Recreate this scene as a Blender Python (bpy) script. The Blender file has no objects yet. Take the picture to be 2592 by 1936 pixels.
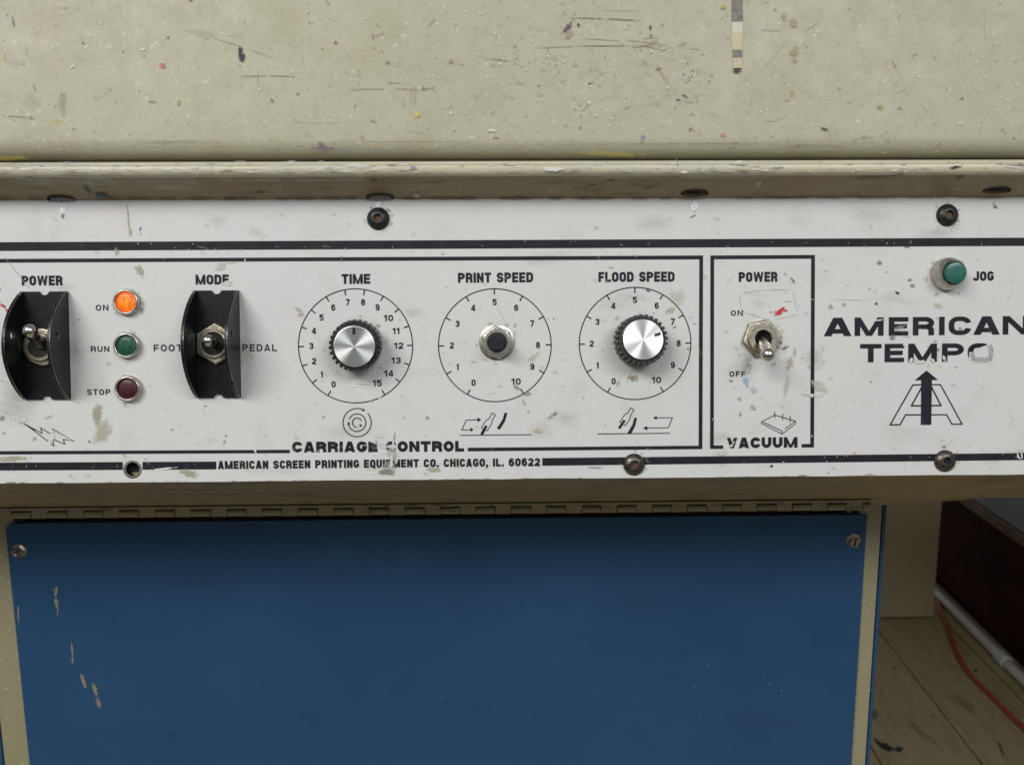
import bpy, bmesh, math, random
from mathutils import Matrix, Vector
random.seed(7)
R = math.radians
# ------------------------------------------------------------------ camera
F, CX, CY = 2200.0, 1296.0, 968.0          # focal length and centre in photo pixels
CAM_H = 1.05
scene = bpy.context.scene
col = scene.collection
RC = (Matrix.Rotation(R(-1.048), 3, 'Z') @ Matrix.Rotation(R(90 - 9.3), 3, 'X') @ Matrix.Rotation(R(-0.253), 3, 'Z'))
CAM = Vector((0, 0, CAM_H))
cd = bpy.data.cameras.new('camera')
cam = bpy.data.objects.new('camera', cd)
col.objects.link(cam)
cam.matrix_world = Matrix.Translation(CAM) @ RC.to_4x4()
cd.sensor_fit = 'HORIZONTAL'; cd.sensor_width = 36.0; cd.lens = 36.0 * F / 2592.0
cd.clip_start = 0.02; cd.clip_end = 60
cd.dof.use_dof = True; cd.dof.focus_distance = 0.36; cd.dof.aperture_fstop = 30.0
scene.camera = cam
# ------------------------------------------------------------------ world and lamps (indoor workshop, overhead tubes)
world = bpy.data.worlds.new("World"); scene.world = world
world.use_nodes = True
bg = world.node_tree.nodes['Background']
bg.inputs[0].default_value = (0.95, 0.97, 1.0, 1); bg.inputs[1].default_value = 0.25
def lamp(name, loc, aim, sx, sy, power, colr):
    ld = bpy.data.lights.new(name, 'AREA'); ld.shape = 'RECTANGLE'; ld.size = sx; ld.size_y = sy
    ld.energy = power; ld.color = colr
    o = bpy.data.objects.new(name, ld); col.objects.link(o)
    o.location = loc
    o.rotation_euler = (Vector(aim) - Vector(loc)).to_track_quat('-Z', 'Y').to_euler()
    return o
lamp('fluorescent_tube_lamp', (-1.0, -1.15, 2.15), (0.0, 0.36, 1.0), 1.3, 0.45, 30, (1.0, 0.985, 0.945))
lamp('fluorescent_tube_lamp', (0.9, -1.6, 2.15), (0.1, 0.36, 1.0), 1.3, 0.4, 21, (0.95, 1.0, 0.98))
scene.view_settings.view_transform = 'Standard'
scene.view_settings.look = 'None'
scene.view_settings.exposure = 0.0
scene.view_settings.gamma = 1.0
scene.render.engine = 'CYCLES'
try:
    scene.cycles.use_denoising = True
    scene.cycles.max_bounces = 8
    scene.cycles.transparent_max_bounces = 24
except Exception:
    pass
# ------------------------------------------------------------------ frames
def ray(x, y):
    return RC @ Vector(((x - CX) / F, -(y - CY) / F, -1.0))
ZP = 0.364
LEAN = R(9.3 - 2.1205)
P0 = CAM + ray(CX, CY) * ZP
U = Vector((1, 0, 0)); V = Vector((0, math.sin(LEAN), math.cos(LEAN))); W = Vector((0, -math.cos(LEAN), math.sin(LEAN)))
PM = Matrix((U, V, W)).transposed().to_4x4(); PM.translation = P0      # panel frame -> world
def hit(x, y, p, n):
    d = ray(x, y); return CAM + d * ((p - CAM).dot(n) / d.dot(n))
def pp(x, y, w=0.0):
    """point of the panel frame (u, v, w) seen at photo pixel x, y at height w above the plate"""
    q = hit(x, y, P0 + W * w, W) - P0
    return Vector((q.dot(U), q.dot(V), w))
PX = (pp(1297, CY) - pp(1296, CY)).length                              # metres per pixel on the plate
YD = (CAM + ray(1296, 1290) * 0.50).y                                   # front of the blue door
def dp(x, y, dy=0.0):
    return hit(x, y, Vector((0, YD + dy, 0)), Vector((0, 1, 0)))
def fp(x, y, z=0.0):
    return hit(x, y, Vector((0, 0, z)), Vector((0, 0, 1)))
# ------------------------------------------------------------------ nodes
def mat(name):
    m = bpy.data.materials.new(name); m.use_nodes = True
    nt = m.node_tree; nt.nodes.clear()
    o = nt.nodes.new('ShaderNodeOutputMaterial'); b = nt.nodes.new('ShaderNodeBsdfPrincipled')
    nt.links.new(b.outputs[0], o.inputs[0])
    return m, nt, b
def N(nt, t, **kw):
    n = nt.nodes.new('ShaderNode' + t)
    for k, v in kw.items():
        if k.startswith('i_'):
            n.inputs[k[2:].replace('_', ' ')].default_value = v
        else:
            setattr(n, k, v)
    return n
def coords(nt, scale=(1, 1, 1), kind='Object'):
    t = N(nt, 'TexCoord'); m = N(nt, 'Mapping'); m.inputs['Scale'].default_value = scale
    nt.links.new(t.outputs[kind], m.inputs[0]); return m.outputs[0]
def noise(nt, vec, scale, detail=4, rough=0.6, dist=0.0):
    n = N(nt, 'TexNoise'); n.inputs['Scale'].default_value = scale; n.inputs['Detail'].default_value = detail
    n.inputs['Roughness'].default_value = rough; n.inputs['Distortion'].default_value = dist
    nt.links.new(vec, n.inputs['Vector']); return n.outputs['Fac']
def ramp(nt, fac, stops, interp='LINEAR'):
    r = N(nt, 'ValToRGB'); r.color_ramp.interpolation = interp
    e = r.color_ramp.elements
    while len(e) < len(stops): e.new(0.5)
    for i, (p, c) in enumerate(stops):
        e[i].position = p; e[i].color = (c, c, c, 1) if isinstance(c, (int, float)) else (*c, 1)
    nt.links.new(fac, r.inputs[0]); return r.outputs[0]
def mix(nt, fac, a, b, mode='MIX'):
    m = N(nt, 'Mix', data_type='RGBA', blend_type=mode)
    for s, v in ((0, fac), (6, a), (7, b)):
        if hasattr(v, 'node'): nt.links.new(v, m.inputs[s])
        elif s == 0: m.inputs[0].default_value = v
        else: m.inputs[s].default_value = (*v, 1)
    return m.outputs[2]
def mth(nt, op, a, b=0.0, clamp=False):
    m = N(nt, 'Math', operation=op, use_clamp=clamp)
    for s, v in ((0, a), (1, b)):
        if hasattr(v, 'node'): nt.links.new(v, m.inputs[s])
        else: m.inputs[s].default_value = v
    return m.outputs[0]
def bump(nt, b, h, strength, dist=0.0005):
    n = N(nt, 'Bump'); n.inputs['Strength'].default_value = strength; n.inputs['Distance'].default_value = dist
    nt.links.new(h, n.inputs['Height']); nt.links.new(n.outputs[0], b.inputs['Normal'])
def setp(nt, b, **kw):
    names = {'col': 'Base Color', 'rough': 'Roughness', 'metal': 'Metallic', 'spec': 'Specular IOR Level', 'coat': 'Coat Weight',
             'emit': 'Emission Color', 'estr': 'Emission Strength', 'aniso': 'Anisotropic', 'trans': 'Transmission Weight', 'alpha': 'Alpha', 'coatr': 'Coat Roughness'}
    for k, v in kw.items():
        s = b.inputs[names[k]]
        if hasattr(v, 'node'): nt.links.new(v, s)
        elif isinstance(v, tuple): s.default_value = (*v, 1)
        else: s.default_value = v
M = {}
def simple(name, c, rough=0.5, metal=0.0, var=0.12, sc=300, bmp=0.1, **kw):
    m, nt, b = mat(name); v = coords(nt)
    n = noise(nt, v, sc, 5)
    c2 = tuple(x * (1 - var * 2) for x in c); c1 = tuple(min(1, x * (1 + var)) for x in c)
    setp(nt, b, col=ramp(nt, n, [(0.3, c2), (0.7, c1)]), rough=rough, metal=metal, **kw)
    bump(nt, b, n, bmp, 0.0002)
    M[name] = m; return m, nt, b
# painted aluminium plate
m, nt, b = mat('panel_paint'); v = coords(nt)
base = mix(nt, ramp(nt, noise(nt, v, 9, 3), [(0.35, 0.0), (0.65, 1.0)]), (0.60, 0.615, 0.598), (0.615, 0.60, 0.61))
grime = ramp(nt, noise(nt, v, 55, 7, 0.7, 0.4), [(0.52, 0.0), (0.78, 1.0)])
base = mix(nt, mth(nt, 'MULTIPLY', grime, 0.38), base, (0.44, 0.43, 0.34))
gm2 = ramp(nt, noise(nt, coords(nt, (1, 0.35, 1)), 160, 6, 0.75), [(0.60, 0.0), (0.80, 1.0)])
base = mix(nt, mth(nt, 'MULTIPLY', gm2, 0.35), base, (0.42, 0.43, 0.42))
fl = ramp(nt, noise(nt, v, 1500, 3, 0.5), [(0.3, 0.95), (0.7, 1.04)])
base = mix(nt, 1.0, base, fl, 'MULTIPLY')
setp(nt, b, col=base, rough=ramp(nt, noise(nt, v, 120, 5), [(0.3, 0.42), (0.7, 0.62)]), spec=0.35)
bump(nt, b, noise(nt, v, 500, 4), 0.06, 0.0002)
M['panel_paint'] = m
# black screen print, slightly worn
m, nt, b = mat('black_ink'); v = coords(nt)
wear = ramp(nt, noise(nt, v, 420, 5, 0.7), [(0.70, 0.0), (0.745, 1.0)])
ink = ramp(nt, noise(nt, v, 150, 5), [(0.3, (0.008, 0.009, 0.014)), (0.75, (0.019, 0.020, 0.028))])
setp(nt, b, col=mix(nt, wear, ink, (0.5, 0.5, 0.47)), rough=0.55, spec=0.2)
M['black_ink'] = m
# greige enamel of the machine
def enamel(name, c, dark, amount=1.0, streak=(1, 1, 1)):
    m, nt, b = mat(name); v = coords(nt)
    base = mix(nt, ramp(nt, noise(nt, v, 5, 3), [(0.3, 0.0), (0.7, 1.0)]), c, tuple(x * y for x, y in zip(c, (0.95, 0.95, 0.88))))
    blot = ramp(nt, noise(nt, v, 26, 6, 0.65, 0.6), [(0.5, 0.0), (0.8, 1.0)])
    base = mix(nt, mth(nt, 'MULTIPLY', blot, 0.30 * amount), base, dark)
    st = ramp(nt, noise(nt, coords(nt, streak), 150, 6, 0.7), [(0.55, 0.0), (0.8, 1.0)])
    base = mix(nt, mth(nt, 'MULTIPLY', st, 0.45 * amount), base, dark)
    sp = ramp(nt, noise(nt, v, 520, 4, 0.6), [(0.655, 0.0), (0.70, 1.0)])
    base = mix(nt, mth(nt, 'MULTIPLY', sp, 0.55 * amount), base, (0.17, 0.12, 0.05))
    wh = ramp(nt, noise(nt, coords(nt, (1.1, 1, 1)), 450, 3, 0.5), [(0.66, 0.0), (0.70, 1.0)])
    base = mix(nt, mth(nt, 'MULTIPLY', wh, 0.35), base, (0.66, 0.66, 0.58))
    gr = ramp(nt, noise(nt, v, 1100, 2, 0.5), [(0.3, 0.93), (0.7, 1.05)])
    base = mix(nt, 1.0, base, gr, 'MULTIPLY')
    lo = 0.2 if name == 'rail_enamel' else 0.38
    setp(nt, b, col=base, rough=ramp(nt, noise(nt, v, 90, 5), [(0.3, lo), (0.7, lo + 0.22)]), spec=0.4)
    bump(nt, b, noise(nt, v, 330, 5), 0.22, 0.0003)
    M[name] = m
enamel('cover_enamel', (0.42, 0.405, 0.305), (0.31, 0.26, 0.16), 1.25)
enamel('rail_enamel', (0.56, 0.52, 0.40), (0.26, 0.22, 0.14), 1.4, (0.12, 1, 1))
enamel('rail_brown', (0.30, 0.235, 0.145), (0.11, 0.095, 0.06), 2.0, (0.05, 1, 1))  # darker brown enamel for the rail's underside sheet
enamel('under_enamel', (0.38, 0.30, 0.18), (0.10, 0.10, 0.09), 2.4, (0.06, 1, 1))
enamel('cabinet_enamel', (0.29, 0.26, 0.17), (0.30, 0.27, 0.18), 0.5)
enamel('leg_enamel', (0.50, 0.43, 0.28), (0.28, 0.25, 0.17), 0.5)
# blue enamel
m, nt, b = mat('blue_enamel'); v = coords(nt)
base = ramp(nt, noise(nt, v, 12, 4), [(0.3, (0.0150, 0.057, 0.135)), (0.7, (0.0215, 0.070, 0.162))])
fl = ramp(nt, noise(nt, v, 1300, 2), [(0.3, 0.82), (0.7, 1.14)])
base = mix(nt, 1.0, base, fl, 'MULTIPLY')
fk = ramp(nt, noise(nt, v, 260, 2), [(0.745, 0.0), (0.77, 1.0)])
base = mix(nt, mth(nt, 'MULTIPLY', fk, 0.4), base, (0.2, 0.3, 0.4))
setp(nt, b, col=base, rough=0.42, spec=0.35); bump(nt, b, noise(nt, v, 700, 3), 0.15, 0.0002)
M['blue_enamel'] = m
simple('guard_black', (0.008, 0.008, 0.011), 0.36, 0, 0.3, 260, 0.2, spec=0.28)
simple('guard_edge', (0.34, 0.34, 0.36), 0.27, 0.9, 0.45, 500, 0.2)
simple('nickel', (0.52, 0.47, 0.38), 0.30, 1.0, 0.18, 420, 0.25)
simple('bright_metal', (0.62, 0.60, 0.57), 0.22, 1.0, 0.12, 420, 0.12)
simple('tarnished_metal', (0.50, 0.46, 0.37), 0.38, 1.0, 0.3, 420, 0.4)
simple('bezel_metal', (0.50, 0.47, 0.42), 0.30, 1.0, 0.15, 420, 0.2)
simple('bore_black', (0.004, 0.004, 0.004), 0.7, 0, 0.1)
simple('knob_plastic', (0.020, 0.020, 0.020), 0.38, 0, 0.3, 600, 0.2)
simple('screw_black', (0.035, 0.034, 0.036), 0.38, 0.5, 0.35, 500, 0.35)
simple('screw_steel', (0.13, 0.115, 0.10), 0.36, 0.85, 0.35, 500, 0.4)
simple('rust', (0.16, 0.075, 0.035), 0.85, 0, 0.4, 900, 0.8)
simple('shaft_dark', (0.02, 0.022, 0.035), 0.3, 0.3, 0.4, 700, 0.5)
simple('green_plastic', (0.008, 0.115, 0.085), 0.35, 0, 0.12, 300, 0.05, coat=0.2)
simple('interior_black', (0.006, 0.006, 0.006), 0.8, 0, 0.1)
simple('dark_laminate', (0.040, 0.007, 0.002), 0.7, 0, 0.5, 8, 0.05, spec=0.15)
simple('grey_top', (0.07, 0.07, 0.075), 0.6, 0, 0.06, 20, 0.05)
simple('trim_brown', (0.20, 0.13, 0.09), 0.6, 0, 0.2, 20, 0.05)
simple('pipe_white', (0.72, 0.74, 0.73), 0.4, 0, 0.08, 30, 0.05)
simple('cable_orange', (0.50, 0.075, 0.015), 0.45, 0, 0.15, 60, 0.05)
simple('solder', (0.92, 0.93, 0.95), 0.3, 0.1, 0.06, 300, 0.5)
# lenses
def lens(name, c, emis):
    m, nt, b = mat(name); v = coords(nt)
    vo = N(nt, 'TexVoronoi'); vo.inputs['Scale'].default_value = 1500; nt.links.new(v, vo.inputs['Vector'])
    f = ramp(nt, vo.outputs['Distance'], [(0.1, 1.2), (0.7, 0.45)])
    cc = mix(nt, 1.0, c, f, 'MULTIPLY')
    setp(nt, b, col=cc, rough=0.42, coat=0.08, spec=0.3)
    if emis:
        g = N(nt, 'TexGradient', gradient_type='SPHERICAL'); nt.links.new(coords(nt, (210, 210, 210)), g.inputs[0])
        e = mix(nt, ramp(nt, g.outputs[1], [(0.0, 0.0), (0.6, 1.0)]), (0.85, 0.065, 0.004), (1.0, 0.38, 0.015))
        setp(nt, b, emit=mix(nt, 1.0, e, f, 'MULTIPLY'), estr=emis)
    bump(nt, b, vo.outputs['Distance'], 0.35, 0.0002)
    M[name] = m
lens('lens_orange', (0.7, 0.12, 0.01), 0.95)
lens('lens_green', (0.012, 0.11, 0.062), 0)
lens('lens_maroon', (0.075, 0.012, 0.022), 0)
# turned aluminium knob cap: concentric grooves, radial sheen
m, nt, b = mat('spun_aluminium')
tc = N(nt, 'TexCoord'); tg = N(nt, 'Tangent', direction_type='RADIAL', axis='Z')
nt.links.new(tg.outputs[0], b.inputs['Tangent'])
sx = N(nt, 'SeparateXYZ'); nt.links.new(tc.outputs['Object'], sx.inputs[0])
rr = mth(nt, 'SQRT', mth(nt, 'ADD', mth(nt, 'MULTIPLY', sx.outputs[0], sx.outputs[0]), mth(nt, 'MULTIPLY', sx.outputs[1], sx.outputs[1])))
cx = N(nt, 'CombineXYZ'); nt.links.new(rr, cx.inputs[0])
rings = noise(nt, cx.outputs[0], 3500, 3)
sc = ramp(nt, noise(nt, coords(nt, (1, 4, 1)), 300, 5, 0.7), [(0.62, 1.0), (0.72, 0.72)])
setp(nt, b, col=mix(nt, 1.0, ramp(nt, rings, [(0.3, 0.74), (0.7, 0.88)]), sc, 'MULTIPLY'), metal=1.0, rough=0.36, aniso=0.9)
M['spun_aluminium'] = m
# stains, chips, smears and painted tape glints: colour and strength from the mesh, ragged edge from noise
m, nt, b = mat('paint_stains'); v = coords(nt)
at = N(nt, 'Attribute', attribute_name='tint'); uvn = N(nt, 'UVMap', uv_map='reach')
su = N(nt, 'SeparateXYZ'); nt.links.new(uvn.outputs[0], su.inputs[0])
nz = noise(nt, v, 900, 6, 0.75)
val = mth(nt, 'ADD', mth(nt, 'MULTIPLY', mth(nt, 'SUBTRACT', 1.0, su.outputs[0]), 1.5), mth(nt, 'MULTIPLY', mth(nt, 'SUBTRACT', nz, 0.5), 4.2))
al = mth(nt, 'MULTIPLY', mth(nt, 'MULTIPLY', val, mth(nt, 'ADD', su.outputs[1], 0.6), clamp=True), at.outputs['Alpha'])
setp(nt, b, col=at.outputs['Color'], rough=0.5, spec=0.3, alpha=al)
M['paint_stains'] = m
# clear packing tape wound over the rail
m, nt, b = mat('clear_tape'); v = coords(nt, (0.5, 1, 1))
setp(nt, b, col=(0.75, 0.75, 0.7), rough=0.12, spec=0.8, alpha=ramp(nt, noise(nt, v, 120, 5), [(0.35, 0.05), (0.66, 0.34)]))
bump(nt, b, noise(nt, v, 140, 6, 0.6, 1.0), 1.0, 0.0022)
M['clear_tape'] = m
# floor boards
m, nt, b = mat('floor_boards'); v = coords(nt, (9, 1.0, 1))
g = noise(nt, v, 7, 7, 0.65, 0.8)
base = ramp(nt, g, [(0.25, (0.34, 0.27, 0.14)), (0.55, (0.46, 0.38, 0.22)), (0.8, (0.53, 0.45, 0.29))])
dk = ramp(nt, noise(nt, coords(nt), 11, 5, 0.6), [(0.60, 0.0), (0.74, 1.0)])
base = mix(nt, mth(nt, 'MULTIPLY', dk, 0.3), base, (0.12, 0.10, 0.07))
setp(nt, b, col=base, rough=0.6); bump(nt, b, g, 0.2, 0.002)
M['floor_boards'] = m
# ------------------------------------------------------------------ objects
def tag(o, label=None, cat=None, kind=None, group=None):
    if label: o['label'] = label
    if cat: o['category'] = cat
    if kind: o['kind'] = kind
    if group: o['group'] = group
    return o
def empty(name, mw=None):
    o = bpy.data.objects.new(name, None); col.objects.link(o); o.empty_display_size = 0.02
    if mw is not None: o.matrix_world = mw
    return o
def build(name, bm, mats, parent=None, loc=None, rot=None, smooth=None, bev=None, bevmat=None, keep=False):
    if not keep: bmesh.ops.recalc_face_normals(bm, faces=bm.faces)
    me = bpy.data.meshes.new(name); bm.to_mesh(me); bm.free()
    if isinstance(mats, str): mats = [mats]
    for k in mats: me.materials.append(M[k])
    o = bpy.data.objects.new(name, me); col.objects.link(o)
    if parent: o.parent = parent
    if loc is not None: o.location = loc
    if rot is not None: o.rotation_euler = rot
    if smooth is not None:
        me.polygons.foreach_set('use_smooth', [True] * len(me.polygons))
        me.set_sharp_from_angle(angle=R(smooth))
    if bev:
        bv = o.modifiers.new('edge', 'BEVEL'); bv.width = bev; bv.segments = 2; bv.limit_method = 'ANGLE'; bv.angle_limit = R(40)
        if bevmat is not None: bv.material = bevmat
    return o
def box(bm, a, b_, mi=0, X=None):
    vs = [Vector((x, y, z)) for x in (a[0], b_[0]) for y in (a[1], b_[1]) for z in (a[2], b_[2])]
    if X is not None: vs = [X @ q for q in vs]
    vs = [bm.verts.new(q) for q in vs]
    for f in ((0, 1, 3, 2), (4, 6, 7, 5), (0, 4, 5, 1), (2, 3, 7, 6), (0, 2, 6, 4), (1, 5, 7, 3)):
        bm.faces.new([vs[i] for i in f]).material_index = mi
def lathe(bm, prof, n=32, X=None, mi=0, rf=None, ph=0.0, cap0=True, cap1=True):
    rings = []
    for r, z in prof:
        ring = []
        for i in range(n):
            a = 2 * math.pi * i / n + ph
            q = r * (rf(a, z) if rf else 1.0)
            p = Vector((q * math.cos(a), q * math.sin(a), z))
            ring.append(bm.verts.new(X @ p if X is not None else p))
        rings.append(ring)
    for a, b_ in zip(rings, rings[1:]):
        for i in range(n):
            bm.faces.new((a[i], a[(i + 1) % n], b_[(i + 1) % n], b_[i])).material_index = mi
    if cap0: bm.faces.new(rings[0]).material_index = mi
    if cap1: bm.faces.new(rings[-1]).material_index = mi
def plate(bm, outer, holes, z0, z1, X=None, mi=0):
    """flat sheet between z0 and z1 with real holes; outlines are lists of (x, y)"""
    loops = [outer] + holes
    for z in (z0, z1):
        es = []
        for lp in loops:
            vs = [bm.verts.new(X @ Vector((x, y, z)) if X is not None else Vector((x, y, z))) for x, y in lp]
            es += [bm.edges.new((vs[i], vs[(i + 1) % len(vs)])) for i in range(len(vs))]
            if z == z0: lo = vs if lp is outer else None
            lp_store.setdefault(id(lp), []).append(vs)
        r = bmesh.ops.triangle_fill(bm, edges=es, use_beauty=True)
        for f in r['geom']:
            if isinstance(f, bmesh.types.BMFace): f.material_index = mi
    for lp in loops:
        a, b_ = lp_store.pop(id(lp))
        for i in range(len(a)):
            bm.faces.new((a[i], a[(i + 1) % len(a)], b_[(i + 1) % len(a)], b_[i])).material_index = mi
lp_store = {}
def circ(x, y, r, n=24):
    return [(x + r * math.cos(2 * math.pi * i / n), y + r * math.sin(2 * math.pi * i / n)) for i in range(n)]
def extrude_profile(bm, prof, x0, x1, X, nx=1, mi=0, close=False):
    """prof: list of (v, w) swept along u from x0 to x1"""
    cols_ = []
    for k in range(nx + 1):
        x = x0 + (x1 - x0) * k / nx
        cols_.append([bm.verts.new(X @ Vector((x, a, b_))) for a, b_ in prof])
    n = len(prof)
    for a, b_ in zip(cols_, cols_[1:]):
        for i in range(n if close else n - 1):
            bm.faces.new((a[i], a[(i + 1) % n], b_[(i + 1) % n], b_[i])).material_index = mi
    if close:
        bm.faces.new(cols_[0]); bm.faces.new(list(reversed(cols_[-1])))
# ------------------------------------------------------------------ flat print: ribbons, polygons and stroke lettering
class Ink:
    def __init__(s, w0=0.00018): s.bm = bmesh.new(); s.k = 0; s.w0 = w0
    def z(s):
        s.k += 1; return s.w0 + (s.k % 9) * 2.5e-6
    def poly(s, pts):
        z = s.z(); vs = [s.bm.verts.new((p[0], p[1], z)) for p in pts]
        f = s.bm.faces.new(vs); f.normal_update()
        if f.normal.z < 0: f.normal_flip()
    def ribbon(s, pts, t, closed=False):
        pts = [Vector((p[0], p[1])) for p in pts]
        q = [pts[0]]
        for p in pts[1:]:
            if (p - q[-1]).length > 1e-6: q.append(p)
        if closed and (q[0] - q[-1]).length < 1e-6: q.pop()
        pts = q; n = len(pts); z = s.z(); L = []; Rr = []
        for i in range(n):
            a = pts[i - 1] if (i > 0 or closed) else None
            c = pts[(i + 1) % n] if (i < n - 1 or closed) else None
            d1 = (pts[i] - a).normalized() if a is not None else None
            d2 = (c - pts[i]).normalized() if c is not None else None
            if d1 is None: d1 = d2
            if d2 is None: d2 = d1
            n1 = Vector((-d1.y, d1.x)); n2 = Vector((-d2.y, d2.x)); mm = n1 + n2
            if mm.length < 1e-4: mm = n1
            mm.normalize(); k = min(2.2, 1 / max(0.3, mm.dot(n1)))
            L.append(s.bm.verts.new((*(pts[i] + mm * t / 2 * k), z))); Rr.append(s.bm.verts.new((*(pts[i] - mm * t / 2 * k), z)))
        for i in range(n if closed else n - 1):
            j = (i + 1) % n
            s.bm.faces.new((L[i], Rr[i], Rr[j], L[j]))
    def done(s, name, parent, m='black_ink', label=None):
        o = build(name, s.bm, m, parent, keep=True)
        if label: o['label'] = label
        return o
def fillet(pts, closed=False, seg=6):
    out = []; n = len(pts)
    for i, p in enumerate(pts):
        r = p[2] if len(p) > 2 else 0; P = Vector(p[:2])
        if r <= 0 or (not closed and i in (0, n - 1)): out.append(P); continue
        A = Vector(pts[i - 1][:2]) - P; B = Vector(pts[(i + 1) % n][:2]) - P
        la, lb = A.length, B.length
        ra = min(r, la * (0.5 if (closed or i - 1 > 0) and len(pts[i - 1]) > 2 and pts[i - 1][2] > 0 else 1.0))
        rb = min(r, lb * (0.5 if (closed or i + 1 < n - 1) and len(pts[(i + 1) % n]) > 2 and pts[(i + 1) % n][2] > 0 else 1.0))
        a = P + A.normalized() * ra; c = P + B.normalized() * rb
        for k in range(seg + 1):
            th = math.pi / 2 * k / seg
            out.append(P + (a - P) * (1 - math.sin(th)) + (c - P) * (1 - math.cos(th)))
    return out
WID = {'I': 0.0, 'M': 1.4, 'W': 1.62, ' ': 0.55, '.': 0.0, ',': 0.0, 'L': 0.88, 'E': 0.9, 'F': 0.86, '1': 0.62, 'J': 0.92, 'A': 1.08, 'V': 1.05, 'T': 0.95}
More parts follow.
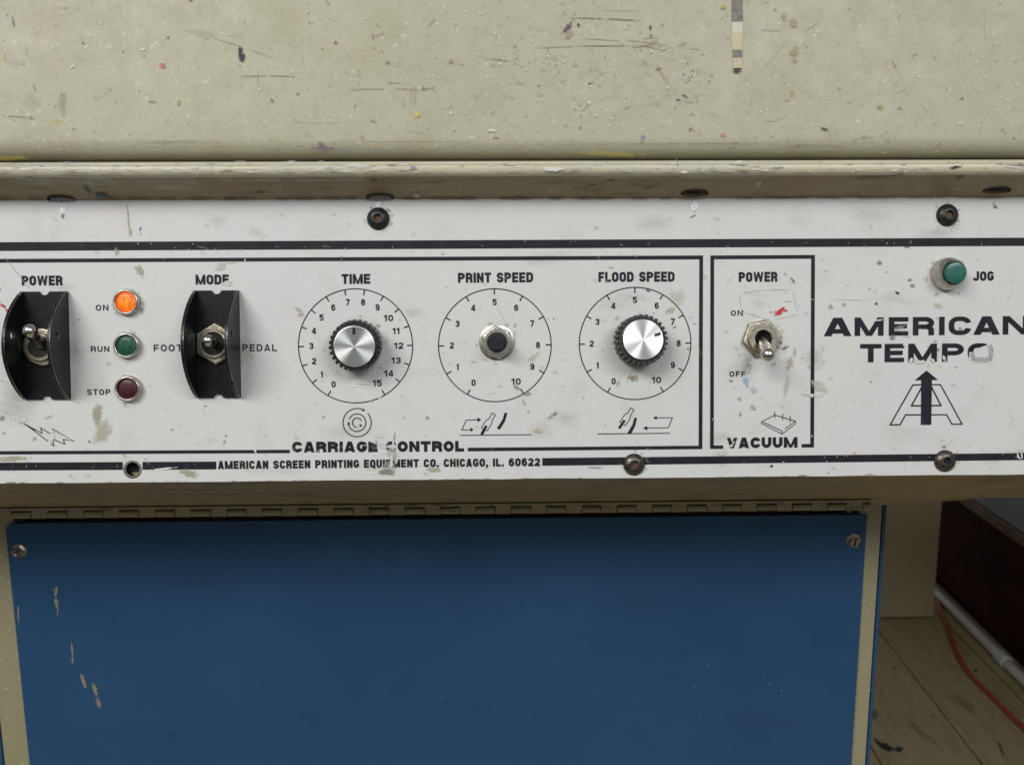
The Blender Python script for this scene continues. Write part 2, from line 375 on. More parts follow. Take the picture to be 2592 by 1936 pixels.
def glyph(ch, w, H, t, rd):
    """(ribbons, polygons) of one capital in a box w x H with stroke t; rd = corner radius"""
    h = t / 2; L, Rt, B, T = h, w - h, h, H - h; r = min(rd, (Rt - L) / 2 * 1.0001); m = H * 0.47
    rb = []; pg = []; wide = 1.3 if w > 0 and rd < 0.31 * min(w, H) * 1.01 and t > H * 0.2 else 1.0
    def st(*p, closed=False): rb.append((fillet(list(p), closed), closed))
    def dia(x0, y0, x1, y1, k=1.0):
        hw = h * k * wide * math.hypot(x1 - x0, y1 - y0) / abs(y1 - y0)
        pg.append([(x0 - hw, y0), (x0 + hw, y0), (x1 + hw, y1), (x1 - hw, y1)])
    if ch in 'O0': st((L, B, r), (Rt, B, r), (Rt, T, r), (L, T, r), closed=True)
    elif ch == 'Q': st((L, B, r), (Rt, B, r), (Rt, T, r), (L, T, r), closed=True); dia(w * 0.92, -H * 0.1, w * 0.6, H * 0.3, 0.8)
    elif ch == 'C': st((Rt, H * 0.66), (Rt, T, r), (L, T, r), (L, B, r), (Rt, B, r), (Rt, H * 0.36))
    elif ch == 'G': st((Rt, H * 0.68), (Rt, T, r), (L, T, r), (L, B, r), (Rt, B, r), (Rt, H * 0.44), (w * 0.52, H * 0.44))
    elif ch == 'D': st((L, B), (L, T), (Rt, T, r), (Rt, B, r), closed=True)
    elif ch in 'PR':
        st((L, 0), (L, H)); st((L, T), (Rt, T, r), (Rt, m, r), (L, m))
        if ch == 'R': st((w * 0.45, m - h * 0.1), (Rt - h * 0.15, m - h * 0.1, r * 0.7), (Rt, 0))
    elif ch == 'E': st((L, 0), (L, H)); st((h, T), (w, T)); st((h, H * 0.505), (w * 0.93, H * 0.505)); st((h, B), (w, B))
    elif ch == 'F': st((L, 0), (L, H)); st((h, T), (w, T)); st((h, H * 0.48), (w * 0.9, H * 0.48))
    elif ch == 'L': st((L, 0), (L, H)); st((h, B), (w, B))
    elif ch == 'H': st((L, 0), (L, H)); st((Rt, 0), (Rt, H)); st((L, H * 0.52), (Rt, H * 0.52))
    elif ch == 'I': st((h, 0), (h, H))
    elif ch == 'T': st((0, T), (w, T)); st((w / 2, 0), (w / 2, T))
    elif ch == 'U': st((L, H), (L, B, r), (Rt, B, r), (Rt, H))
    elif ch == 'J': st((L, H * 0.34), (L, B, r), (Rt, B, r), (Rt, H))
    elif ch == 'S': st((Rt, H * 0.68), (Rt, T, r), (L, T, r), (L, H * 0.52, r * 0.8), (Rt, H * 0.48, r * 0.8), (Rt, B, r), (L, B, r), (L, H * 0.32))
    elif ch == 'N': st((L, 0), (L, H)); st((Rt, 0), (Rt, H)); dia(L + h * 0.1, H, Rt - h * 0.1, 0, 0.78)
    elif ch == 'M': st((L, 0), (L, H)); st((Rt, 0), (Rt, H)); dia(L + h * 0.1, H, w / 2, 0, 0.72); dia(Rt - h * 0.1, H, w / 2, 0, 0.72)
    elif ch == 'A': dia(h * 1.05, 0, w / 2 - h * 0.25, H, 0.95); dia(w - h * 1.05, 0, w / 2 + h * 0.25, H, 0.95); st((w * 0.22, H * 0.26), (w * 0.78, H * 0.26))
    elif ch == 'V': dia(h, H, w / 2, 0); dia(w - h, H, w / 2, 0)
    elif ch == 'W': dia(h, H, w * 0.27, 0, .8); dia(w / 2, H, w * 0.27, 0, .75); dia(w / 2, H, w * 0.73, 0, .75); dia(w - h, H, w * 0.73, 0, .8)
    elif ch == '.': pg.append([(0, 0), (t, 0), (t, t), (0, t)])
    elif ch == ',': pg.append([(0, 0), (t * 0.5, -t), (t, 0), (t, t), (0, t)])
    elif ch == '1': st((w - h, 0), (w - h, H)); st((0, H * 0.72), (w * 0.35, H * 0.75), (w - h, H * 0.9))
    elif ch == '2': st((L, H * 0.68), (L, T, r), (Rt, T, r), (Rt, H * 0.52, r), (L, H * 0.2, r * 0.5), (L, B)); st((0, B), (w, B))
    elif ch == '3': st((L, H * 0.72), (L, T, r), (Rt, T, r), (Rt, H * 0.52, r), (w * 0.35, H * 0.52)); st((w * 0.5, H * 0.52), (Rt, H * 0.52, r), (Rt, B, r), (L, B, r), (L, H * 0.28))
    elif ch == '4': st((w * 0.72, 0), (w * 0.72, H)); st((0, H * 0.28), (w, H * 0.28)); dia(h * .6, H * 0.3, w * 0.66, H, 0.8)
    elif ch == '5': st((w * 0.95, T), (L, T), (L, H * 0.56), (w * .3, H * 0.60), (Rt, H * 0.60, r), (Rt, B, r), (L, B, r), (L, H * 0.26))
    elif ch == '6': st((L, B, r), (Rt, B, r), (Rt, H * 0.58, r), (L, H * 0.58, r), closed=True); st((L, H * 0.4), (L, T, r), (Rt, T, r), (Rt, H * 0.76))
    elif ch == '9': st((L, T, r), (Rt, T, r), (Rt, H * 0.42, r), (L, H * 0.42, r), closed=True); st((Rt, H * 0.6), (Rt, B, r), (L, B, r), (L, H * 0.24))
    elif ch == '7': st((0, T), (w, T)); dia(w * 0.35, 0, w * 0.86, H * 0.9, 0.95)
    elif ch == '8': st((L, B, r), (Rt, B, r), (Rt, H * 0.53, r), (L, H * 0.53, r), closed=True); st((L + h * .2, H * 0.53, r), (Rt - h * .2, H * 0.53, r), (Rt - h * .2, T, r), (L + h * .2, T, r), closed=True)
    return rb, pg
def letters(ink, txt, x0, x1, yb0, yb1, cap, t, gap=0.24, rnd=0.5, spans=None, hs=1.0):
    """lettering between photo pixels x0..x1 on the plate, baseline from yb0 to yb1, cap height and stroke in pixels"""
    A = pp(x0, yb0); Bp = pp(x1, yb1); ex = (Bp - A); tot = ex.length; ex.normalize(); ey = Vector((-ex.y, ex.x, 0))
    H = cap * PX; T = t * PX
    if spans: items = [(c, (a - x0) * PX, (b_ - a) * PX) for c, (a, b_) in zip(txt, spans)]
    else:
        nar = sum(1 for c in txt if c in 'I.,'); ws = sum(WID.get(c, 1.0) for c in txt)
        # unit width u: u*ws + nar*T + gap*u*(n-1) = tot
        u = (tot - nar * T) / (ws + gap * (len(txt) - 1)); items = []; x = 0
        for c in txt:
            wd = T if c in 'I.,' else WID.get(c, 1.0) * u
            items.append((c, x, wd)); x += wd + gap * u
    for c, x, wd in items:
        if c == ' ': continue
        rb, pg = glyph(c, wd / hs, H, T, rnd * min(wd / hs, H))
        def mp(p): return A + ex * (x + p[0] * hs) + ey * p[1]
        for pts, cl in rb: _rib(ink, [Vector(p) for p in pts], T, cl, mp)
        for pts in pg: ink.poly([mp(p) for p in pts])
def _rib(ink, pts, t, closed, mp):
    tmp = Ink(); tmp.ribbon(pts, t, closed)
    z = ink.z()
    for f in tmp.bm.faces:
        vs = [ink.bm.verts.new((*mp((q.co.x, q.co.y))[:2], z)) for q in f.verts]
        g = ink.bm.faces.new(vs); g.normal_update()
        if g.normal.z < 0: g.normal_flip()
    tmp.bm.free()
# ------------------------------------------------------------------ stains
def stains(name, parent, place, blobs, inv=None, lift=0.00012):
    """blobs: (x, y, rx, ry, angle_deg, rgb, strength, hardness) in photo pixels; place(x, y, lift) -> point on the surface"""
    bm = bmesh.new(); uvl = bm.loops.layers.uv.new('reach'); cl = bm.loops.layers.float_color.new('tint')
    for k, (x, y, rx, ry, ang, c, s, hd) in enumerate(blobs):
        if name in ('panel_stains', 'panel_grime') and y > 1000 and y + ry * 1.2 + abs(rx * math.sin(R(ang))) * 1.2 > 1221 - 0.0089 * x and ry > 2.2: continue
        if name in ('panel_stains', 'panel_grime') and math.hypot(x - 335.8, y - 1187.5) < 24 + rx: continue
        if name == 'underside_grime_glints' and any(math.hypot((x - a) / (36 + rx), (y - b2) / (12 + ry)) < 1 for a, b2 in holes_px): continue
        n = 14 if max(rx, ry) > 5 else 8
        ca, sa = math.cos(R(ang)), math.sin(R(ang)); zz = lift + k * 1.2e-6
        rim = []
        for i in range(n):
            a = 2 * math.pi * i / n; j = random.uniform(0.7, 1.2) if max(rx, ry) < 60 else random.uniform(0.85, 1.1)
            p = (rx * math.cos(a) * j, ry * math.sin(a) * j)
            rim.append(bm.verts.new(place(x + p[0] * ca - p[1] * sa, y + p[0] * sa + p[1] * ca, zz)))
        ce = bm.verts.new(place(x, y, zz))
        for i in range(n):
            f = bm.faces.new((ce, rim[i], rim[(i + 1) % n]))
            for l, r_ in zip(f.loops, (0, 1, 1)):
                l[uvl].uv = (r_, hd); l[cl] = (*c, s)
    o = build(name, bm, 'paint_stains', parent, keep=True); o['kind'] = 'stuff'; return o
def line(x0, y0, x1, y1, wd, c, s=0.8, hd=2.5):
    L = math.hypot(x1 - x0, y1 - y0); return ((x0 + x1) / 2, (y0 + y1) / 2, L / 2 * 1.1, wd, math.degrees(math.atan2(y1 - y0, x1 - x0)), c, s, hd)
BRN = (0.20, 0.13, 0.05); OLV = (0.33, 0.29, 0.15); DRK = (0.03, 0.03, 0.035); GRY = (0.20, 0.20, 0.20); PUR = (0.12, 0.08, 0.13); RED = (0.55, 0.03, 0.03)
YEL = (0.65, 0.52, 0.04); BLU = (0.10, 0.22, 0.45); WHT = (0.72, 0.73, 0.72); PNT = (0.60, 0.605, 0.58); TAN = (0.42, 0.33, 0.20); TEA = (0.02, 0.10, 0.12); NAV = (0.012, 0.014, 0.04)
# ================================================================== THE PRESS (cover, rail, underside, leg)
press = empty('printing_press', Matrix.Translation((0, YD + 0.3, 0)))
tag(press, 'worn greige enamelled body of a screen printing press above and around the control panel', 'printing press')
PI_ = press.matrix_world.inverted() if False else Matrix.Translation((0, -(YD + 0.3), 0))
PMp = PI_ @ PM                                    # panel frame -> press space
UL, UR = -0.36, 0.40
def vv(y, w): return pp(1296, y, w).y
# top cover: flat sheet curling in at its lower edge
wc = 0.0158
yb = vv(397, wc - 0.005)
prof = []
rc = 0.0062
for k in range(9):
    a = math.pi / 2 * k / 8
    prof.append((yb + rc * (1 - math.sin(math.pi / 2 - a)) if False else yb + rc * (1 - math.cos(a)), wc - rc + rc * math.sin(a)))
prof.append((yb + 0.012, wc + 0.00012)); prof.append((yb + 0.14, wc + 0.0004)); prof.append((yb + 0.30, wc + 0.0004))
prof = [(yb + 0.0002, wc - 0.03)] + prof + [(yb + 0.30, wc - 0.03)]
bm = bmesh.new(); extrude_profile(bm, prof, UL, UR, PMp, 1, 0, True)
cover = build('top_cover', bm, 'cover_enamel', press, smooth=50)
# lower rail
RW = 0.019
vt = vv(404, RW - 0.004); vb = vv(443, RW); v0 = vv(513, 0.0)
def arcpts(c, r, a0, a1, n):
    return [(c[0] + r * math.sin(R(a0 + (a1 - a0) * k / n)), c[1] + r * math.cos(R(a0 + (a1 - a0) * k / n))) for k in range(n + 1)]
r1, r2 = 0.0034, 0.0020
rail = [(v0, -0.004)] + [(p[0], p[1]) for p in arcpts((vb + r1 * 0.8, RW - r1 * 0.8), r1 * 0.8, -90, 25, 10)] + arcpts((vt - r2 * 1.6, RW - 0.004 - r2 * 1.6), r2 * 1.6, 30, 90, 7) + [(vt, RW - 0.012), (vt, -0.004)]
holes_px = [(155, 504), (962, 499), (1758, 490), (2523, 483)]
bm = bmesh.new()
# the underside as a sheet with real screw holes, the rest swept
extrude_profile(bm, rail[1:], UL, UR, PMp, 1)
hc = []
slope = (rail[1][0] - rail[0][0]) / (rail[1][1] - rail[0][1])
def under(u, w): return Vector((u, rail[0][0] + (w + 0.004) * slope, w))
for hx, hy in holes_px:
    # where the ray meets the underside plane
    nrm = Vector((0, 1, -slope)).normalized(); Pw = PM @ under(0, 0.0); nw = (PM.to_3x3() @ nrm)
    q = PM.inverted() @ hit(hx, hy, Pw, nw); hc.append((q.x, q.z))
wend = rail[1][1]
X = PMp @ Matrix(((1, 0, 0, 0), (0, slope, 1, rail[0][0] + 0.004 * slope), (0, 1, 0, 0), (0, 0, 0, 1)))
outer = [(UL, -0.004), (UR, -0.004), (UR, wend), (UL, wend)]
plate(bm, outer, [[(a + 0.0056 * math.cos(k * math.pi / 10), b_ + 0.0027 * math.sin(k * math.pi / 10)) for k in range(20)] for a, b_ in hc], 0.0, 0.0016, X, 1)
railo = build('lower_rail', bm, ['rail_enamel', 'rail_brown'], press, smooth=35)
for a, b_ in hc:
    bm = bmesh.new(); lathe(bm, [(0.0058, -0.0003), (0.0055, -0.0003), (0.0054, 0.006), (0.001, 0.0065)], 24, cap0=False)
    o = build('screw_hole', bm, 'bore_black', railo)
    o.matrix_local = X @ Matrix.Translation((a, b_, 0)) @ Matrix.Diagonal((1, 0.5, 1, 1))
# tape wound over the rail
tp = [(p[0] - 0.0002 if i < 2 else p[0], p[1] + 0.00025) for i, p in enumerate(rail[1:18])]
def tape(x0, x1, lo, skew):
    bm = bmesh.new(); n = 36
    def cu(x): return pp(x, 420, RW).x
    a, b_ = cu(x0), cu(x1); pr = rail[1:17]
    pr = [(rail[1][0] + slope * (lo - wend), lo)] + pr
    c_ = []
    for k in range(n + 1):
        f = k / n
        row = []
        for i, (vq, wq) in enumerate(pr):
            e = random.uniform(0.0002, 0.0005)
            nx, ny = (0, -1) if i < 2 else (1, 0)
            row.append(bm.verts.new(PMp @ Vector((a + (b_ - a) * f + skew * (i / len(pr) - 0.5), vq + e * ny, wq + e * (nx if i < 12 else 0.6)))))
        c_.append(row)
    for p, q in zip(c_, c_[1:]):
        for i in range(len(pr) - 1): bm.faces.new((p[i], p[i + 1], q[i + 1], q[i]))
    build('clear_tape', bm, 'clear_tape', press, smooth=80)
tape(-20, 250, 0.012, -0.008); tape(236, 520, 0.008, 0.012); tape(535, 905, 0.014, -0.006); tape(1445, 1975, 0.015, 0.004)
# underside board from the panel's foot back to the hinge
pb = pp(1296, 1213, 0.0)                       # panel foot
b0 = PM @ Vector((0, pb.y + 0.0025, -0.002))
zt = dp(1296, 1270).z; zl = dp(1296, 1295).z
bm = bmesh.new()
pr = [(b0.y, b0.z), (YD - 0.001, zt), (YD + 0.20, zt + 0.004), (YD + 0.20, zt + 0.03), (b0.y + 0.03, b0.z + 0.012)]
for a, b_ in ((-0.42, 0.50),):
    c1 = [bm.verts.new((a, p[0] - YD - 0.3, p[1])) for p in pr]; c2 = [bm.verts.new((b_, p[0] - YD - 0.3, p[1])) for p in pr]
    for i in range(5): bm.faces.new((c1[i], c1[(i + 1) % 5], c2[(i + 1) % 5], c2[i]))
    bm.faces.new(c1); bm.faces.new(c2)
build('underside_board', bm, 'under_enamel', press, bev=0.0006)
# end apron right of the cabinet
pts = [(2203, 1263), (2700, 1227), (2700, 1243), (2480, 1261), (2392, 1268), (2242, 1277), (2203, 1283)]
bm = bmesh.new()
fr = [dp(x, y, -0.0035) for x, y in pts]
a = [bm.verts.new(p - press.location) for p in fr]; b_ = [bm.verts.new(p + Vector((0, 0.012, 0)) - press.location) for p in fr]
bm.faces.new(a); bm.faces.new(b_)
for i in range(len(a)): bm.faces.new((a[i], a[(i + 1) % len(a)], b_[(i + 1) % len(a)], b_[i]))
build('end_apron', bm, 'under_enamel', press)
# bed of the press behind, and its far leg on the floor
bm = bmesh.new(); box(bm, (-0.9, -0.10, zt + 0.035), (1.45, 2.3, zt + 0.20)); build('press_bed', bm, 'leg_enamel', press, bev=0.003)
bm = bmesh.new(); box(bm, (-0.9, -0.24, zt + 0.09), (1.45, -0.10, zt + 0.20)); build('bed_front', bm, 'leg_enamel', press)
l0 = fp(2230, 1566); l1 = fp(2361, 1563)
bm = bmesh.new(); box(bm, (l0.x - 0.12, l0.y - YD - 0.3, 0.004), (l1.x, l0.y - YD - 0.24, zt + 0.035)); build('support_leg', bm, 'leg_enamel', press, bev=0.004)
# stains on cover
def on_cover(x, y, l): return PMp @ pp(x, y, wc + 0.00055 + l)
def on_rail_face(x, y, l): return PMp @ pp(x, y, RW + l)
def on_under(x, y, l):
    nrm = Vector((0, 1, -slope)).normalized(); q = PM.inverted() @ hit(x, y, PM @ (under(0, 0.0) - nrm * l), PM.to_3x3() @ nrm); return PMp @ q
B = []
def c5(x, y): return x / 2.458, y / 2.458
def c6(x, y): return 850 + x / 2.458, y / 2.458
def c7(x, y): return 1692 + x / 2.458, y / 2.458
def ln(c, x0, y0, x1, y1, w, cc, s=0.8, h=2.5): a_ = c(x0, y0); b2 = c(x1, y1); B.append(line(*a_, *b2, w, cc, s, h))
def bl(c, x, y, rx, ry, an, cc, s=0.9, h=2.0): a_ = c(x, y); B.append((*a_, rx / 2.458, ry / 2.458, an, cc, s, h))
ln(c5, 1470, 475, 1660, 470, 1.1, BRN); ln(c5, 1650, 470, 1860, 478, 1.1, BRN); ln(c5, 1310, 232, 1520, 295, 1.1, OLV); ln(c5, 1520, 295, 1720, 370, 0.9, OLV)
bl(c5, 1495, 320, 13, 34, 0, NAV, 1, 4); bl(c5, 1502, 358, 26, 30, 0, NAV, 1, 5); bl(c5, 1495, 296, 14, 10, 0, GRY)
bl(c5, 1008, 408, 22, 26, 30, (0.55, 0.15, 0.15), 0.8); bl(c5, 340, 755, 45, 26, 0, YEL, 0.35); bl(c5, 82, 140, 6, 45, -8, DRK, 0.7); ln(c5, 0, 715, 160, 730, 1.3, GRY)
ln(c5, 205, 510, 215, 585, 1.2, BRN); ln(c5, 155, 280, 175, 370, 0.9, GRY, .5); ln(c5, 370, 55, 430, 45, 1, BRN); bl(c5, 515, 267, 8, 8, 0, TEA); bl(c5, 443, 418, 16, 7, -30, WHT); bl(c5, 765, 322, 8, 8, 0, BRN, .7)
bl(c5, 385, 640, 34, 90, 0, GRY, 0.28, 0.6); bl(c5, 190, 620, 60, 60, 0, PUR, 0.12, 0.4); bl(c5, 80, 390, 60, 40, 0, PUR, 0.12, 0.4); bl(c5, 1250, 210, 130, 40, 10, OLV, 0.25, 0.4)
bl(c5, 1045, 232, 9, 14, 0, BRN); bl(c5, 940, 632, 26, 10, 0, GRY, .6); bl(c5, 1110, 640, 12, 26, 10, OLV, .7); bl(c5, 455, 803, 7, 7, 0, TEA); bl(c5, 20, 350, 10, 30, 0, YEL, .5)
bl(c5, 1690, 628, 9, 13, 0, BRN); bl(c5, 2085, 265, 12, 14, 0, (0.4, 0.12, 0.1)); bl(c5, 1185, 2, 14, 10, 0, (0.35, 0.05, 0.03)); ln(c5, 1600, 420, 1605, 560, .9, BRN, .6)
ln(c5, 840, 880, 1320, 878, 1.6, PUR, .45); ln(c5, 700, 925, 1100, 940, 1.0, GRY, .7); bl(c5, 2000, 925, 100, 14, 0, PUR, .75, 2.4); bl(c5, 2000, 900, 26, 24, 0, PUR, .7); bl(c5, 2110, 932, 90, 7, 0, PUR, .6)
bl(c5, 405, 962, 55, 7, 0, PUR, .6); bl(c5, 60, 985, 130, 18, 0, YEL, .35); bl(c5, 1725, 935, 20, 5, 0, DRK, .7); bl(c5, 190, 735, 20, 4, 0, GRY)
ln(c5, 1100, 938, 1600, 930, 1.4, YEL, .3); ln(c5, 1750, 760, 2200, 765, .9, TAN, .5)
ln(c6, 1430, 110, 1680, 117, 1.2, DRK, .9, 3); ln(c6, 1670, 117, 1905, 129, 1.5, DRK, .9, 3); ln(c6, 1250, 297, 1500, 285, 1.2, OLV, .9); ln(c6, 1490, 286, 1835, 284, 1.4, BRN, .9)
ln(c6, 1530, 238, 1775, 252, 1.2, OLV, .9); ln(c6, 920, 362, 1105, 382, 1.2, BRN, .9); ln(c6, 75, 557, 330, 550, 1.2, BRN, .8); ln(c6, 330, 550, 560, 560, .9, BRN, .8); ln(c6, 500, 560, 625, 545, 1.2, BRN)
ln(c6, 305, 516, 410, 518, 1.1, BRN, .8); ln(c6, 475, 530, 460, 660, .9, BRN, .6); ln(c6, 497, 535, 486, 680, .9, BRN, .6); ln(c6, 540, 530, 542, 565, 1.6, BRN); ln(c6, 230, 205, 232, 255, 1.3, BRN); ln(c6, 232, 232, 298, 205, 1.2, BRN)
ln(c6, 560, 180, 630, 105, 1, BRN, .8); ln(c6, 1640, 62, 1910, 72, .8, BRN, .6); bl(c6, 1440, 175, 16, 48, 35, PUR, .9, 2.5); bl(c6, 1450, 215, 20, 40, 15, TAN, .8); bl(c6, 1509, 156, 10, 16, -20, NAV, .9)
bl(c6, 320, 390, 16, 16, 0, GRY, .7); bl(c6, 715, 382, 16, 20, 20, (0.28, 0.2, 0.2), .7); bl(c6, 507, 716, 15, 14, 0, YEL, 1, 3); bl(c6, 1958, 170, 8, 22, 0, DRK, .9); bl(c6, 1960, 218, 9, 12, 0, BRN, .9); ln(c6, 1900, 240, 2010, 232, 1.2, BRN)
ln(c6, 1530, 695, 1578, 645, 1.2, BRN, .8); ln(c6, 1780, 683, 1840, 658, 1.2, BRN, .8); bl(c6, 1575, 522, 22, 7, -20, BRN, 1); ln(c6, 2010, 420, 2070, 530, 2.6, TAN, .7); bl(c6, 2010, 425, 24, 10, 0, BRN, .7)
bl(c6, 995, 852, 22, 8, 0, (0.6, 0.25, 0.28), .9); bl(c6, 1912, 852, 12, 14, 0, BLU, .8); bl(c6, 1905, 878, 12, 7, 0, (0.2, 0.03, 0.05), .9); bl(c6, 1430, 780, 16, 14, 0, (0.25, 0.45, 0.3), .6); bl(c6, 1522, 795, 9, 12, 0, GRY, .8)
ln(c6, 1468, 850, 1485, 940, 1.0, GRY, .8); bl(c6, 1700, 957, 260, 20, 2, YEL, .40, .8); bl(c6, 160, 850, 12, 16, 0, TAN, .8); bl(c6, 220, 910, 8, 8, 0, (.6, .3, .03), .8); ln(c6, 0, 935, 80, 930, 2.2, (0.2, .22, .35), .7)
for q in range(6): bl(c6, 210 + q * 27, 940, 9, 8, 0, (0.16, .17, .2), .7)
for q in range(14): ln(c6, 1850 + random.uniform(-60, 180), 250 + random.uniform(-20, 80), 1900 + random.uniform(-40, 200), 245 + random.uniform(-20, 80), 0.9, OLV, .7)
ln(c6, 380, 800, 600, 832, .8, TAN, .5); bl(c6, 970, 812, 30, 8, 10, WHT, .8); ln(c6, 10, 873, 870, 873, 1.3, TAN, .45); ln(c6, 1400, 885, 2200, 882, 1.2, TAN, .45)
ln(c7, 0, 882, 640, 882, 1.5, TAN, .55); ln(c7, 660, 888, 1120, 892, 1.3, TAN, .5); ln(c7, 738, 840, 740, 925, 1, BRN, .7); bl(c7, 790, 918, 50, 8, 0, PUR, .6); bl(c7, 840, 928, 22, 7, 0, GRY, .8)
bl(c7, 975, 804, 26, 8, 20, DRK, 1, 4); bl(c7, 342, 838, 18, 16, 0, (0.62, .22, .18), .8); ln(c7, 1135, 890, 1180, 855, 2.5, GRY, .5); ln(c7, 1180, 852, 1280, 850, 2, GRY, .5); bl(c7, 1692, 895, 12, 12, 0, BRN, .7); bl(c7, 1368, 870, 14, 14, 0, GRY, .5)
bl(c7, 2000, 920, 170, 9, 0, GRY, .5); bl(c7, 722, 105, 18, 26, -20, TAN, .8); bl(c7, 780, 140, 28, 32, 0, TAN, .8); bl(c7, 785, 320, 24, 44, 25, TAN, .85); bl(c7, 790, 375, 16, 20, 0, TAN, .85); bl(c7, 342, 46, 16, 18, 0, (0.45, .3, .1), .8)
ln(c7, 860, 190, 945, 125, 1.4, OLV, .8); ln(c7, 555, 185, 690, 190, 1.1, GRY, .7); bl(c7, 1320, 665, 24, 22, 0, (0.42, .3, .08), .8); bl(c7, 1440, 672, 16, 8, 0, TEA, .5); bl(c7, 1412, 408, 8, 10, 0, (0.5, .2, .05), .8); ln(c7, 1415, 415, 1445, 465, 1.2, TAN, .7)
ln(c7, 80, 586, 125, 608, 1.8, TEA, 1, 4); ln(c7, 45, 620, 75, 620, 2.0, TEA, 1, 4); ln(c7, 90, 630, 180, 634, 1.2, GRY, .7); ln(c7, 180, 600, 180, 634, 1, GRY, .7); ln(c7, 150, 605, 215, 588, 1, BRN, .6)
for q in ((95, 462), (125, 485), (132, 497), (146, 474), (150, 440), (118, 395), (270, 467), (255, 507)): bl(c7, *q, 6, 9, 0, TEA, .8)
ln(c7, 185, 420, 182, 470, 1.2, OLV, .8); bl(c7, 135, 803, 6, 16, 25, DRK, .8); bl(c7, 147, 803, 5, 9, 0, RED, .8); ln(c7, 130, 300, 205, 307, 1.5, TAN, .8); ln(c7, 50, 290, 120, 260, 1.1, BRN, .7); ln(c7, 580, 752, 680, 748, 1.1, TAN, .8); ln(c7, 680, 748, 735, 710, 1.1, TAN, .7)
ln(c7, 560, 460, 760, 230, .8, OLV, .5); bl(c7, 770, 580, 7, 28, 0, TAN, .8); bl(c7, 740, 620, 22, 10, -40, TAN, .6); ln(c7, 1990, 0, 1975, 250, 1.6, (0.55, 0.62, 0.6), .6); ln(c7, 1090, 655, 1180, 605, 1.0, BRN, .5); ln(c7, 1430, 575, 1485, 550, 1.0, BRN, .7)
ln(c7, 590, 18, 640, 12, 1, GRY); ln(c7, 650, 50, 680, 70, 1.2, GRY); bl(c7, 850, 120, 4, 4, 0, BRN); bl(c7, 1830, 612, 8, 8, 0, (0.25, .1, .08))
for q in range(430):                              # random flecks, thickest around the middle right
    if random.random() < 0.55: x, y = random.gauss(1430, 210), random.gauss(175, 85)
    else: x, y = random.uniform(0, 2592), random.uniform(0, 345)
    if y > 350: continue
    s_ = random.choice((1.2, 1.6, 2.0, 2.6)) * random.uniform(0.7, 1.25)
    B.append((x, y, s_ * random.uniform(.8, 2.0), s_, random.uniform(-25, 25), random.choice((BRN, BRN, OLV, (0.28, .17, .09), GRY, WHT, WHT, (0.3, .24, .22))), random.uniform(.45, .95), 2.2))
for q in range(40):
    x, y = random.gauss(1560, 190), random.gauss(170, 70); a_ = random.uniform(-35, 35); l_ = random.uniform(6, 28)
    B.append((x, y, l_, 0.8, a_, random.choice((BRN, OLV)), .6, 2))
for q in range(70):
    B.append((random.uniform(0, 2592), random.gauss(372, 10), random.uniform(3, 16), random.uniform(.8, 2.4), 0, random.choice((PUR, GRY, BRN, TAN, OLV)), .55, 1.5))
B = [(x, y, rx, ry, an, c, s_ * (0.45 if c == YEL and rx > 8 else 0.82), h) for x, y, rx, ry, an, c, s_, h in B]
o = stains('cover_stains', cover, on_cover, B)
# strip of old masking tape and ink on the cover
ink = Ink()
def cov_strip(name, x0, x1, y0, y1, key):
    bm = bmesh.new(); q = [PMp @ pp(x, y, wc + 0.00050) for x, y in ((x0, y1), (x1, y1), (x1, y0), (x0, y0))]
    q2 = [PMp @ pp(x, y, wc + 0.00005) for x, y in ((x0, y1), (x1, y1), (x1, y0), (x0, y0))]
    a = [bm.verts.new(p) for p in q]; b2 = [bm.verts.new(p) for p in q2]; bm.faces.new(a)
    for i in range(4): bm.faces.new((a[i], a[(i + 1) % 4], b2[(i + 1) % 4], b2[i]))
    return build(name, bm, key, cover)
simple('masking_tape', (0.54, 0.47, 0.32), 0.6, 0, 0.06, 300, 0.2)
simple('tape_gum', (0.54, 0.53, 0.44), 0.5, 0, 0.05, 300, 0.1)
tapem, nt, b = mat('inked_tape'); v = coords(nt, (1, 0.15, 1))
setp(nt, b, col=ramp(nt, noise(nt, v, 700, 5, .7), [(0.30, (0.10, 0.085, 0.09)), (0.58, (0.22, 0.19, 0.17)), (0.8, (0.4, 0.36, 0.28))]), rough=0.6)
M['inked_tape'] = tapem
cov_strip('tape_strip', 1852, 1880, -30, 56, 'inked_tape'); cov_strip('tape_strip', 1853, 1880, 56, 82, 'tape_gum'); cov_strip('tape_strip', 1853, 1879, 82, 127, 'masking_tape')
cov_strip('tape_strip', 1855, 1879, 127, 147, 'inked_tape'); cov_strip('tape_strip', 1856, 1879, 147, 173, 'masking_tape')
stains('tape_ink', cover, lambda x, y, l: on_cover(x, y, l + .0006), [(1867, 178, 12, 5.5, 0, (0.05, 0.04, 0.04), 1, 6)])
